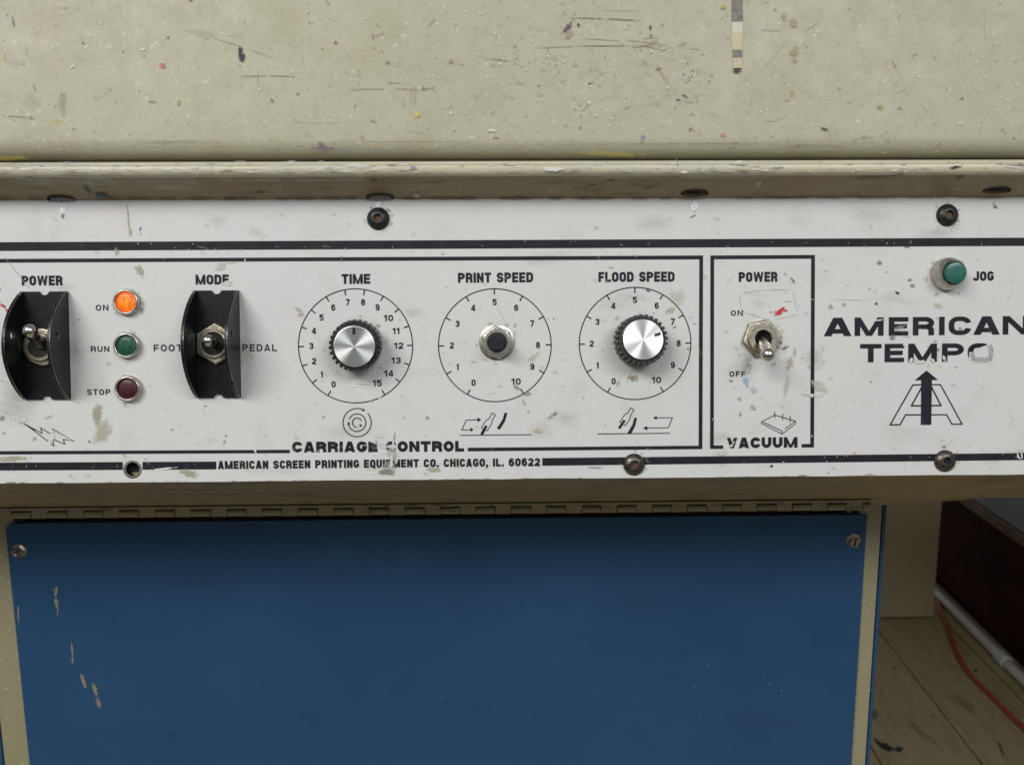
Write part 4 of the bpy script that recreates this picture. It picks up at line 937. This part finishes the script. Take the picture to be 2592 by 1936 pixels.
# knobs
def knob(base, cap, h, ptr, label):
    b0_ = pp(*base); c0 = pp(cap[0], cap[1], h)
    ax = (c0 - b0_).normalized()
    q = Vector((0, 0, 1)).rotation_difference(ax)
    k = part('control_knob', panel, label); k.location = b0_; k.rotation_mode = 'QUATERNION'; k.rotation_quaternion = q
    H_ = (c0 - b0_).length
    nt_ = 28; n = nt_ * 6
    def fl(d): 
        def f(a, z):
            t_ = (a * nt_ / (2 * math.pi)) % 1.0
            return 1.0 if t_ < 0.60 else d
        return f
    bm = bmesh.new()
    R0 = 0.0105
    lathe(bm, [(R0 * 0.97, 0.0008), (R0 * 1.0, 0.0014), (R0 * 0.992, H_ * 0.47), (R0 * 0.97, H_ * 0.475)], n, rf=fl(0.89), cap0=True, cap1=True)
    lathe(bm, [(R0 * 0.92, H_ * 0.44), (R0 * 0.92, H_ * 0.53)], 60, cap0=False, cap1=False)
    lathe(bm, [(R0 * 0.96, H_ * 0.52), (R0 * 0.985, H_ * 0.535), (R0 * 0.985, H_ * 0.90), (R0 * 0.965, H_ * 0.935)], n, rf=fl(0.89), cap0=True, cap1=True, ph=0.04)
    lathe(bm, [(R0 * 0.87, H_ * 0.885), (R0 * 0.87, H_ * 0.945), (R0 * 0.855, H_ - 0.0009), (R0 * 0.80, H_ - 0.0006)], 60, cap0=False, cap1=True)
    build('skirt', bm, 'knob_plastic', k, smooth=25)
    bm = bmesh.new(); rc_ = 0.00835
    lathe(bm, [(rc_ * 0.99, -0.0010), (rc_, -0.0004), (rc_ * 0.985, -0.00005), (rc_ * 0.965, 0.00002)] + [(rc_ * f_, 0.00002) for f_ in (0.7, 0.4, 0.1, 0.02)], 72, cap0=False)
    capo = build('cap', bm, 'spun_aluminium', k, loc=(0, 0, H_), smooth=8)
    a = R(ptr); X = Matrix.Rotation(a, 4, 'Z')
    bm = bmesh.new(); box(bm, (rc_ * 0.58, -0.00062, 0.00000), (rc_ * 0.90, 0.00062, 0.00008), 0, X); box(bm, (rc_ * 0.58, -0.0003, 0.00008), (rc_ * 0.90, 0.0003, 0.00011), 0, X)
    build('pointer_mark', bm, 'knob_plastic', k, loc=(0, 0, H_))
knob((904.5, 871), (896.9, 877.2), 0.0128, 90, 'black fluted knob with silver cap and mark at twelve under TIME')
knob((1614, 864), (1628.5, 859.4), 0.0128, 19, 'black fluted knob with silver cap and mark at two under FLOOD SPEED')
# bare shaft
c = pp(1258, 866.5); s = part('bare_shaft', panel, 'bare dark potentiometer shaft with hex nut and no knob under PRINT SPEED', c)
bm = bmesh.new(); lathe(bm, [(0.0074, 0.0), (0.0074, 0.0006), (0.0072, 0.0007), (0.0042, 0.0007)], 40, cap0=False, cap1=False); build('washer', bm, 'bezel_metal', s, smooth=30)
bm = bmesh.new(); lathe(bm, [(0.0071, 0.0007), (0.0071, 0.0019), (0.0065, 0.0025), (0.0046, 0.0025)], 6, ph=R(98), cap0=False, cap1=False)
lathe(bm, [(0.0058, 0.0024), (0.0057, 0.0027), (0.0042, 0.0027)], 40, cap0=False, cap1=False); build('hex_nut', bm, 'bezel_metal', s, bev=0.0002)
bm = bmesh.new(); lathe(bm, [(0.0042, 0.0020), (0.0042, 0.0050), (0.0039, 0.0054), (0.0033, 0.0054), (0.0033, 0.004)], 40, cap0=False, cap1=False); build('bushing', bm, 'screw_black', s, smooth=30)
bm = bmesh.new(); lathe(bm, [(0.0031, 0.002), (0.0031, 0.0105), (0.0028, 0.011)], 32, cap0=False)
box(bm, (-0.0024, -0.0003, 0.0109), (0.0024, 0.0003, 0.01115), 0, Matrix.Rotation(R(60), 4, 'Z')); build('shaft', bm, 'shaft_dark', s, smooth=30)
# indicator lamps
def lampfit(px, py, key, label):
    s = part('indicator_lamp', panel, label, pp(px, py))
    bm = bmesh.new(); lathe(bm, [(0.0053, 0.0), (0.0054, 0.0016), (0.0052, 0.0024), (0.0048, 0.0028), (0.0044, 0.0027), (0.0042, 0.0021), (0.0042, 0.0010)], 40, cap0=False, cap1=False)
    build('bezel', bm, 'bezel_metal', s, smooth=60)
    bm = bmesh.new(); lathe(bm, [(0.00418, 0.0012), (0.00415, 0.0017), (0.0033, 0.0021), (0.0018, 0.00235), (0.0004, 0.0024)], 40, cap0=False)
    build('lens', bm, key, s, smooth=60)
lampfit(323.8, 765.0, 'lens_orange', 'round indicator lamp glowing orange beside ON')
lampfit(325.2, 874.5, 'lens_green', 'round indicator lamp with dull green lens beside RUN')
lampfit(328.2, 983, 'lens_maroon', 'round indicator lamp with dark maroon lens beside STOP')
# jog button
b0_ = pp(2395, 694); c0 = pp(2421, 690.5, 0.0085)
q = Vector((0, 0, 1)).rotation_difference((c0 - b0_).normalized())
s = part('jog_button', panel, 'green push button in a domed metal collar beside JOG', b0_); s.rotation_mode = 'QUATERNION'; s.rotation_quaternion = q
bm = bmesh.new(); lathe(bm, [(0.0068, -0.0004), (0.0069, 0.001), (0.0068, 0.0026), (0.0064, 0.0042), (0.0058, 0.0056), (0.0053, 0.0066), (0.0050, 0.0070), (0.0047, 0.0069), (0.0045, 0.0062)], 48, cap0=False, cap1=False)
build('collar', bm, 'bezel_metal', s, smooth=60)
bm = bmesh.new(); lathe(bm, [(0.00440, 0.0050), (0.00440, 0.0080), (0.0042, 0.0084), (0.0037, 0.00855), (0.002, 0.0086)], 40, cap0=False); build('button_cap', bm, 'green_plastic', s, smooth=40)
# toggle switches
def toggle(base, tip, h, label, hexph, big=True, par=panel, nutr=0.0085, zb=0.0, nn=6, br=0.0, R_=0.0029):
    b0_ = pp(base[0], base[1], zb)
    s = part('toggle_switch', par, label, b0_)
    bm = bmesh.new(); lathe(bm, [(nutr, 0.0), (nutr, 0.0015), (nutr * 0.93, 0.0021), (0.0058, 0.0021)], nn, ph=R(hexph), cap0=False, cap1=False); build('hex_nut', bm, 'tarnished_metal', s, bev=0.0002)
    bm = bmesh.new(); lathe(bm, [(0.0060, 0.0018), (0.0060, 0.0033), (0.0057, 0.0038), (0.0037 + br, 0.0038), (0.0034 + br, 0.0034), (0.0033 + br, 0.0005)], 40, cap0=False, cap1=False); build('bushing', bm, 'nickel', s, smooth=40)
    bm = bmesh.new(); lathe(bm, [(0.0038 + br, 0.0006 if not br else 0.0030), (0.0001, 0.0006 if not br else 0.0026)], 24, cap0=False, cap1=False); build('bore', bm, 'bore_black', s)
    tip_ = pp(tip[0], tip[1], h) - b0_; st_ = Vector((0, 0, 0.001)); ax = (tip_ - st_); L_ = ax.length
    X = Matrix.Translation(st_) @ Vector((0, 0, 1)).rotation_difference(ax.normalized()).to_matrix().to_4x4()
    pr_ = [(R_ * .72, 0), (R_ * .72, L_ * 0.25), (R_ * .8, L_ * 0.5), (R_ * .9, L_ * 0.8)]
    for k in range(0, 9):
        a = R(-30 + 15 * k); pr_.append((R_ * math.cos(a) if k < 8 else 0.0002, L_ + R_ * math.sin(a)))
    bm = bmesh.new(); lathe(bm, pr_, 32, X, cap0=False)
    if br:
        for f in bm.faces:
            if (X.inverted() @ f.calc_center_median()).z < L_ * 0.62: f.material_index = 1
    build('lever', bm, ['bright_metal', 'tarnished_metal' if nn > 6 else 'shaft_dark'], s, smooth=60)
    return s
toggle((1926, 857), (1943.6, 897), 0.0165, 'bare metal toggle switch flicked down between ON and OFF in the vacuum box', 10)
def guard(u0, u1, ya, yb2, label, hmax):
    g = part('switch_guard', panel, label)
    p0 = pp(u0, yb2); p1 = pp(u1, ya); x0, x1, y0, y1 = p0.x, p1.x, p0.y, p1.y; xm = (x0 + x1) / 2
    bm = bmesh.new(); nr = 0.0019
    o_ = [(x0, y0)] + [(xm + nr * math.cos(R(a)), y0 + nr * math.sin(R(a)) * 0.8) for a in range(180, -1, -20)] + [(x1, y0), (x1, y1)] + [(xm + nr * math.cos(R(a)), y1 - nr * math.sin(R(a)) * 0.8) for a in range(0, 181, 20)] + [(x0, y1)]
    plate(bm, o_, [], 0.0001, 0.0013)
    build('guard_base', bm, ['guard_black', 'guard_edge'], g, bev=0.0002)
    Ln = y1 - y0; n = 26
    for xs, nm in ((x0, 'guard_flange'), (x1, 'guard_flange')):
        o_ = [(y0, 0.0013)] + [(y0 + Ln * k / n, 0.0016 + hmax * (1 - (2 * k / n - 1) ** 2) ** 0.85) for k in range(n + 1)] + [(y1, 0.0013)]
        X = Matrix(((0, 0, 1, 0), (1, 0, 0, 0), (0, 1, 0, 0), (0, 0, 0, 1)))
        za, zb_ = (xs, xs + 0.0012) if xs == x0 else (xs - 0.0012, xs)
        bm = bmesh.new(); plate(bm, o_, [circ((y0 + y1) / 2 + 0.004, hmax * 0.68, 0.0015, 14)], za, zb_, X)
        build(nm, bm, ['guard_black', 'guard_edge'], g, bev=0.00022, bevmat=1)
    return g
guard(64, 174, 738, 1011, 'black channel guard round the main POWER toggle', 0.0150)
guard(499, 606.3, 735.3, 1006.7, 'black channel guard round the MODE toggle', 0.0165)
toggle((110, 878), (76.5, 838), 0.0165, 'metal toggle switch flicked up inside the left black guard', 15, zb=0.0014, nutr=0.0078, nn=40, br=0.0008, R_=0.0028)
toggle((547, 870), (527, 862), 0.0165, 'metal toggle switch standing upright inside the MODE guard', 90, zb=0.0014, nutr=0.0088, br=0.0011, R_=0.0025)
# --- wear on the panel
def on_panel(x, y, l): return pp(x, y, l)
def a1(x, y): return x / 2.174, 480 + y / 2.174
def a2(x, y): return 700 + x / 2.664, 620 + y / 2.664
def a3(x, y): return 1060 + x / 2.665, 620 + y / 2.665
def a4(x, y): return 1740 + x / 2.581, 600 + y / 2.581
B = []
def S(c, s_, x, y, rx, ry, an, cc, st_=.8, h=2.0): p = c(x, y); B.append((*p, rx / s_, ry / s_, an, cc, st_, h))
def Lc(c, x0, y0, x1, y1, w, cc, st_=.8, h=2.5): B.append(line(*c(x0, y0), *c(x1, y1), w, cc, st_, h))
q1 = lambda *a, **k: S(a1, 2.174, *a, **k); q2 = lambda *a, **k: S(a2, 2.664, *a, **k); q3 = lambda *a, **k: S(a3, 2.665, *a, **k); q4 = lambda *a, **k: S(a4, 2.581, *a, **k)
# silver chips under the rail holes, drips
SIL = (0.78, 0.80, 0.82)
q1(345, 115, 18, 30, 0, SIL, 1, 5); q1(345, 145, 8, 14, 0, GRY, .8, 3); B.append((958, 520, 7, 10, 0, SIL, 1, 5)); B.append((1758, 522, 9, 15, 0, SIL, 1, 5)); B.append((1754, 548, 10, 4, -30, GRY, .5, 1.5)); B.append((2519, 516, 6, 8, 0, (0.5, .52, .56), .9, 3)); B.append((2519, 524, 7, 6, 0, PUR, .7, 2))
Lc(a1, 700, 90, 712, 240, 2.2, TAN, .75, 2); q1(717, 235, 11, 26, 0, (0.45, .38, .26), .8, 3); q1(772, 215, 6, 16, 10, GRY, .8); q1(772, 245, 4, 8, 0, GRY, .7)
q1(640, 345, 14, 30, 8, (0.4, .38, .36), .5); q1(770, 445, 26, 40, -20, OLV, .45, 1); Lc(a1, 0, 340, 170, 555, 1.0, TAN, .6); q1(15, 640, 30, 9, 35, RED, .8); q1(40, 665, 20, 10, 30, RED, .8); q1(0, 550, 6, 8, 0, RED, .8)
q1(1215, 425, 34, 20, -15, (0.56, .54, .46), .8, 2); Lc(a1, 1185, 410, 1330, 400, 1, TAN, .6); q1(1348, 388, 4, 10, 0, PNT, 1, 6); Lc(a1, 1230, 512, 1275, 505, 3.2, PNT, 1, 8); q1(1250, 522, 26, 9, 0, PNT, 1, 8)
q1(530, 1230, 34, 60, 10, OLV, .5, 1); q1(560, 1330, 60, 90, 10, OLV, .35, .8); q1(270, 1250, 30, 10, -20, GRY, .3, 1); q1(60, 1480, 120, 20, -4, OLV, .45, 1); q1(190, 1370, 14, 14, 0, OLV, .4); q1(430, 715, 9, 5, 0, BRN, .7)
q1(590, 955, 9, 4, 0, GRY, .7); q1(1128, 1190, 12, 5, 0, PUR, .5); q1(1240, 1355, 12, 4, -40, BRN, .8); q1(1235, 1390, 8, 16, 10, OLV, .5); q1(945, 1320, 10, 10, 0, OLV, .4); q1(490, 1385, 8, 12, -30, GRY, .7)
q1(1405, 1440, 8, 10, 0, PNT, 1, 3); q1(900, 1535, 76, 5, -6, WHT, 1, 4); q1(640, 1495, 8, 5, 0, PNT, 1, 3); q1(1040, 1560, 60, 24, 8, OLV, .5, 1); q1(960, 1590, 30, 16, -40, OLV, .6, 1)
q1(280, 1365, 24, 22, 30, PNT, 1, 5); q1(285, 1328, 14, 10, 0, PNT, 1, 4); q1(10, 1255, 16, 16, 0, GRY, .5); q1(20, 1340, 14, 8, 0, OLV, .5); q1(60, 1610, 30, 4, 0, GRY, .8); q1(120, 1612, 20, 4, 0, GRY, .8); q1(5, 900, 20, 10, 0, YEL, .3)
# middle
q2(150, 440, 46, 20, 40, OLV, .3, 1); q2(160, 475, 28, 14, 0, OLV, .35, 1); q2(315, 1158, 13, 12, 0, (0.48, .42, .18), .9, 3); q2(860, 1165, 12, 10, 0, PUR, .25, 1); q2(1015, 1165, 16, 14, 0, PUR, .25, 1); q2(560, 955, 90, 4, 4, (0.75, .75, .7), .7, 2); q2(580, 940, 60, 4, 6, GRY, .35, 2)
q2(745, 1530, 62, 24, 0, (0.24, .225, .18), .85, 2.2); q2(760, 1490, 50, 36, 0, (0.40, .39, .36), .5, 1); q2(1055, 1515, 52, 20, 6, (0.44, .40, .30), .8, 2); q2(795, 1290, 5, 40, 5, GRY, .8, 2); q2(780, 1400, 40, 70, 0, (0.5, .5, .49), .55, 1)
q2(765, 1360, 36, 7, 0, PNT, 1, 5); q2(786, 1340, 10, 44, -5, PNT, .9, 4); q2(742, 1362, 12, 5, 0, PNT, .9, 3); q2(775, 1455, 10, 60, 0, PNT, 1, 5); q2(795, 1440, 5, 70, 0, (0.35, .33, .28), .7, 2); Lc(a2, 630, 1325, 700, 1340, 2.6, PNT, 1, 8)
for _k in range(16): q2(random.gauss(700, 55), random.gauss(1395, 50), random.uniform(14, 50), 1.8, random.uniform(-12, 4), (0.36, .36, .36), .5, 2)
q2(640, 1055, 10, 5, -15, PNT, 1, 6); q2(697, 1026, 14, 5, -15, PNT, 1, 6); q2(376, 995, 7, 4, -60, PNT, 1, 5); q2(445, 1365, 3, 12, -30, PNT, .9, 5); q2(280, 1390, 6, 10, 30, PNT, .8, 3)
Lc(a2, 565, 715, 640, 738, 0, BRN, 0); q2(590, 1475, 6, 4, 0, GRY, .6)
q3(660, 960, 30, 16, 30, OLV, .6, 1.2); q3(735, 1005, 32, 16, -10, OLV, .6, 1.2); q3(708, 1060, 12, 28, -10, (0.42, .38, .33), .5, 1); q3(905, 1145, 50, 16, -35, OLV, .45, 1); q3(920, 1140, 14, 8, 0, BRN, .5); q3(805, 1255, 32, 16, 10, (0.5, .46, .28), .8, 2); q3(740, 1125, 10, 12, 0, (0.35, .36, .42), .6)
q3(1445, 900, 40, 26, 10, OLV, .5, 1.2); q3(1345, 930, 12, 30, 20, (0.5, .44, .26), .7, 1.5); q3(1700, 440, 40, 26, -30, OLV, .35, 1); q3(1725, 553, 16, 12, -30, (0.45, .36, .16), .8, 2); q3(1740, 360, 60, 70, 0, OLV, .2, .5); q3(1545, 305, 20, 12, 20, PUR, .7, 1.5); q3(1585, 460, 7, 9, 0, GRY, .8); q3(910, 500, 5, 13, 20, GRY, .7); q3(875, 498, 7, 6, 0, BRN, .5)
q3(545, 955, 24, 8, -20, (0.4, .38, .42), .35, 1); q3(1295, 152, 24, 4, 0, GRY, .6); q3(160, 55, 6, 14, -30, TAN, .7); q3(60, 1170, 16, 22, 0, PUR, .2, 1); q3(1110, 1030, 10, 14, 0, GRY, .25, 1); q3(95, 1515, 52, 20, 0, (0.44, .40, .30), 0, 2); q3(770, 760, 60, 22, -40, OLV, .25, .8); q3(370, 790, 30, 14, 0, OLV, .25, .8)
q3(1260, 1215, 14, 10, 0, (0.45, .4, .4), .4, 1); q3(500, 1000, 60, 3, -15, GRY, .3, 2); q3(650, 540, 24, 8, -60, OLV, .5, 1); q3(1820, 700, 12, 16, 0, OLV, .4, 1); q3(1860, 530, 20, 8, 0, OLV, .4, 1)
q3(1190, 1500, 60, 8, 2, GRY, .5, 1.5)
# right
q4(690, 285, 8, 30, -35, GRY, .9, 2.5); q4(640, 240, 8, 20, -35, PUR, .35, 1); q4(1255, 168, 22, 18, 30, GRY, .75, 1.3); q4(1300, 230, 7, 9, 0, GRY, .5); q4(1455, 280, 14, 12, 0, GRY, .7, 1.3); q4(1470, 318, 20, 14, 0, GRY, .7, 1.3); q4(1373, 365, 18, 9, 32, DRK, 1, 4); q4(1235, 434, 11, 11, 0, (0.08, .08, .1), .9, 3)
q4(1025, 440, 14, 14, 0, (0.3, .28, .36), .5, 1.2); q4(938, 455, 20, 18, 0, (0.34, .34, .28), .6, 1.2); q4(1435, 65, 20, 5, 0, PUR, .8); q4(1190, 338, 12, 12, 0, TAN, .5); q4(1635, 450, 34, 22, 20, (0.5, .46, .26), .4, 1); q4(1630, 530, 10, 14, 0, OLV, .3); Lc(a4, 930, 408, 1215, 413, .8, (0.45, .42, .38), .6)
q4(1198, 946, 6, 6, 0, PUR, .8); q4(1758, 850, 8, 6, 0, GRY, .7); q4(1340, 655, 26, 20, 0, GRY, .6, 1.3); q4(1430, 650, 40, 8, 0, BLU, .2, 1); q4(1620, 682, 12, 10, 0, GRY, .5); q4(1640, 735, 12, 16, 0, TEA, .5, 1); q4(1385, 590, 46, 14, -20, (0.28, .27, .28), .75, 1.3); q4(1410, 612, 30, 9, 0, (0.5, .5, .48), .6, 1.3); q4(1785, 600, 16, 14, 0, GRY, .5, 1)
q4(610, 480, 34, 14, -35, RED, 1, 4); q4(595, 500, 26, 9, -20, RED, 1, 4); q4(640, 480, 18, 8, 10, RED, .9, 3); q4(543, 491, 8, 6, 0, RED, .7); q4(570, 490, 14, 5, -30, RED, .6)
Lc(a4, 340, 368, 520, 343, 0.8, OLV, .6); Lc(a4, 520, 343, 690, 345, 0.8, OLV, .6); Lc(a4, 340, 368, 350, 465, 0.8, OLV, .6); Lc(a4, 690, 345, 722, 505, 0.8, OLV, .6); Lc(a4, 722, 505, 540, 545, 0.8, OLV, .6); Lc(a4, 375, 490, 520, 540, 0.8, OLV, .6); Lc(a4, 350, 465, 375, 490, 1, OLV, .6)
q4(470, 430, 70, 40, 5, (0.55, .55, .48), .2, .2); q4(655, 420, 30, 3, 0, OLV, .6)
q4(610, 690, 9, 18, 20, (0.1, .1, .14), .8, 2); q4(640, 722, 34, 9, -25, (0.12, .1, .18), .75, 1.5); q4(600, 720, 14, 8, 0, PUR, .5); q4(385, 945, 18, 42, -15, (0.28, .45, .66), .8, 2); q4(430, 1000, 28, 26, 0, (0.4, .52, .62), .5, 1); q4(395, 840, 40, 70, 20, (0.4, .41, .40), .35, .7); q4(285, 938, 14, 7, 0, GRY, .7); q4(290, 945, 4, 10, 20, GRY, .6)
q4(670, 820, 30, 60, 10, OLV, .4, .8); q4(700, 760, 14, 40, 10, OLV, .35, .8); q4(340, 1055, 20, 18, 0, OLV, .45, 1); q4(425, 1110, 24, 22, 0, OLV, .35, 1); q4(345, 1160, 10, 26, 0, GRY, .6, 1.2); q4(440, 1127, 9, 4, 10, DRK, .7); q4(650, 970, 20, 120, 8, OLV, .25, .6); q4(485, 1048, 6, 4, 0, GRY, .7)
q4(860, 970, 60, 34, 30, (0.56, .54, .50), .75, 1.3); q4(800, 1030, 60, 9, 6, (0.6, .58, .54), .85, 2); q4(815, 1035, 14, 14, 0, PNT, 1, 4); Lc(a4, 830, 1055, 905, 1025, 1.2, (0.5, .35, .3), .5); q4(900, 1000, 22, 20, -40, (0.58, .54, .48), .7, 1.4)
q4(815, 408, 12, 2, 0, PNT, 1, 4); q4(285, 1365, 14, 9, -20, PNT, 1, 5); q4(300, 1345, 6, 16, 35, PNT, .9, 4); q4(550, 1495, 10, 10, 0, (0.02, .015, .05), 1, 5); q4(1092, 1412, 5, 16, 25, (0.5, .36, .12), 1, 4); q4(925, 1537, 5, 8, 0, GRY, .8); q4(760, 1555, 40, 4, 0, GRY, .8); q4(1190, 1550, 34, 4, 0, GRY, .6)
q4(2160, 1425, 6, 22, -20, WHT, 1, 5); q4(2185, 1430, 5, 20, -10, WHT, 1, 5); q4(2165, 1442, 24, 4, 20, WHT, 1, 4); q4(2190, 1520, 6, 6, 0, WHT, 1, 4); q4(165, 1190, 4, 8, 0, PNT, .9); q4(812, 1300, 4, 8, 0, PNT, .9); q4(910, 1468, 3, 9, 0, PNT, .9, 4); q4(628, 1470, 6, 4, -30, PNT, .9, 4); q4(2100, 395, 5, 5, 0, OLV, .7)
for (x0_, y0_, x1_, y1_, hw_) in ((158, 521, 157, 542, 4.6), (958, 516, 957, 527, 4.2), (1757, 515, 1759, 534, 4.6), (2519, 511, 2519, 520, 3.4)):
    bm = bmesh.new(); rows = []
    for k in range(7):
        f_ = k / 6; cxp = x0_ + (x1_ - x0_) * f_; cyp = y0_ + (y1_ - y0_) * f_; wd_ = hw_ * (1.0 if k < 4 else (0.9, 0.7, 0.3)[k - 4]) * random.uniform(.8, 1.15)
        rows.append([bm.verts.new(pp(cxp + q_x * wd_, cyp, hgt)) for q_x, hgt in ((-1, 0.00003), (-.6, 0.0004), (random.uniform(-.2, .2), random.uniform(0.0006, 0.0011)), (.6, 0.0005), (1, 0.00003))])
    for r_1, r_2 in zip(rows, rows[1:]):
        for i in range(4): bm.faces.new((r_1[i], r_1[i + 1], r_2[i + 1], r_2[i]))
    build('solder_drip', bm, 'solder', panel)
# peeled print on TEMPO
def z6p(x, y): return 2070 + x / 4.238, 780 + y / 4.238
def Z(x, y, rx, ry, an, cc, s=1, h=5): B.append((*z6p(x, y), rx / 4.238, ry / 4.238, an, cc, s, h))
Z(1000, 560, 26, 30, 40, PNT, 1, 6); Z(1100, 575, 60, 24, 0, PNT, 1, 6); Z(1235, 560, 16, 34, -35, PNT, 1, 6); Z(1360, 545, 18, 40, -25, PNT, 1, 6); Z(1360, 560, 14, 20, 0, (0.35, .34, .36), .8, 2); Z(925, 395, 14, 14, 0, PNT, 1, 6); Z(650, 130, 66, 9, -8, PNT, 1, 6); Z(1255, 210, 16, 14, 0, PNT, 1, 5); Z(1180, 410, 8, 16, -40, PNT, .9, 5)
K = Ink(0.00022)
def zz(x, y): return pp(*z6p(x, y))
K.poly([zz(*p) for p in ((1622, 470), (1700, 478), (1740, 420), (1880, 375), (1900, 420), (1898, 560), (1850, 590), (1660, 590), (1622, 540))])
K.done('peeled_print', panel, 'panel_paint')
simple('ghost_ink', (0.40, 0.385, 0.395), 0.6, 0, 0.22, 700, 0.3)
K = Ink(0.00025)
K.ribbon([zz(*p) for p in ((1835, 400), (1852, 425), (1855, 500), (1840, 545), (1800, 553), (1710, 553), (1668, 540), (1654, 500), (1652, 478))], 52 / 4.238 * PX)
K.done('ghost_print', panel, 'ghost_ink')
G = []
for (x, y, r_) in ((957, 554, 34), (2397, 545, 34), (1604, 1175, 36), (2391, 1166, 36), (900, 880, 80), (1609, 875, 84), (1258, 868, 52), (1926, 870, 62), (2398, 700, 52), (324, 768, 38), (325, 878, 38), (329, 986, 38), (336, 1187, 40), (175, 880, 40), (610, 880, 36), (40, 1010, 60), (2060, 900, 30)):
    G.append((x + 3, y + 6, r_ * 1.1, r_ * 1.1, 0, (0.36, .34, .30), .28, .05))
    for k in range(7):
        a_ = random.uniform(0, 6.28); B.append((x + r_ * math.cos(a_), y + r_ * math.sin(a_), random.uniform(3, 10), random.uniform(2, 6), random.uniform(0, 180), random.choice((OLV, GRY, BRN)), random.uniform(.15, .45), .8))
for k in range(60):
    G.append((random.uniform(-50, 2650), random.choice((random.uniform(540, 1200), random.gauss(1200, 14), random.gauss(1150, 40))), random.uniform(20, 90), random.uniform(8, 34), random.uniform(-15, 15), random.choice(((0.47, .44, .33), (0.45, .44, .44), (0.5, .46, .36), (0.44, .46, .42))), random.uniform(.10, .30), .05))
for k in range(50):
    x_, y_ = random.uniform(0, 2592), random.uniform(530, 1200); B.append((x_, y_, random.uniform(6, 26), .7, random.uniform(-60, 60), random.choice((GRY, OLV, WHT)), random.uniform(.2, .5), 1.5))
# random faint grime, dense near dials and bottom
for k in range(260):
    x, y = random.uniform(0, 2592), random.uniform(525, 1205)
    B.append((x, y, random.uniform(2, 9), random.uniform(1.5, 6), random.uniform(0, 180), random.choice((OLV, GRY, (0.40, .37, .40), (0.38, .40, .38), (0.45, .40, .30))), random.uniform(.08, .32), random.uniform(.3, 1.3)))
for k in range(120):
    x, y = random.uniform(0, 2592), random.uniform(530, 1200)
    B.append((x, y, random.uniform(.8, 2.0), random.uniform(.8, 2.2), 0, random.choice((GRY, BRN, DRK, OLV)), random.uniform(.4, .8), 2.5))
for k in range(36):
    x = random.uniform(0, 2592); yy_ = 1224 - 23 * x / 2592
    B.append((x, yy_ - 1.5, random.uniform(3, 18), random.uniform(.8, 2), -.5, random.choice((GRY, BRN, TAN)), .7, 2))
for k in range(46):                               # nicks through the thick rules
    x = random.uniform(0, 2592); yy_ = random.choice((624 - 11.4 * x / 2592, 1179 - 26 * x / 2592))
    if 547 < x < 1372 and yy_ > 1000: continue
    B.append((x, yy_ + random.uniform(-9, 9), random.uniform(.6, 1.5), random.uniform(.8, 3), random.uniform(-40, 40), PNT, random.uniform(.4, .9), 3))
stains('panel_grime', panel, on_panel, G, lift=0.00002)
stains('panel_stains', panel, on_panel, B, lift=0.00028)
# paint flecks on the guards' flanges
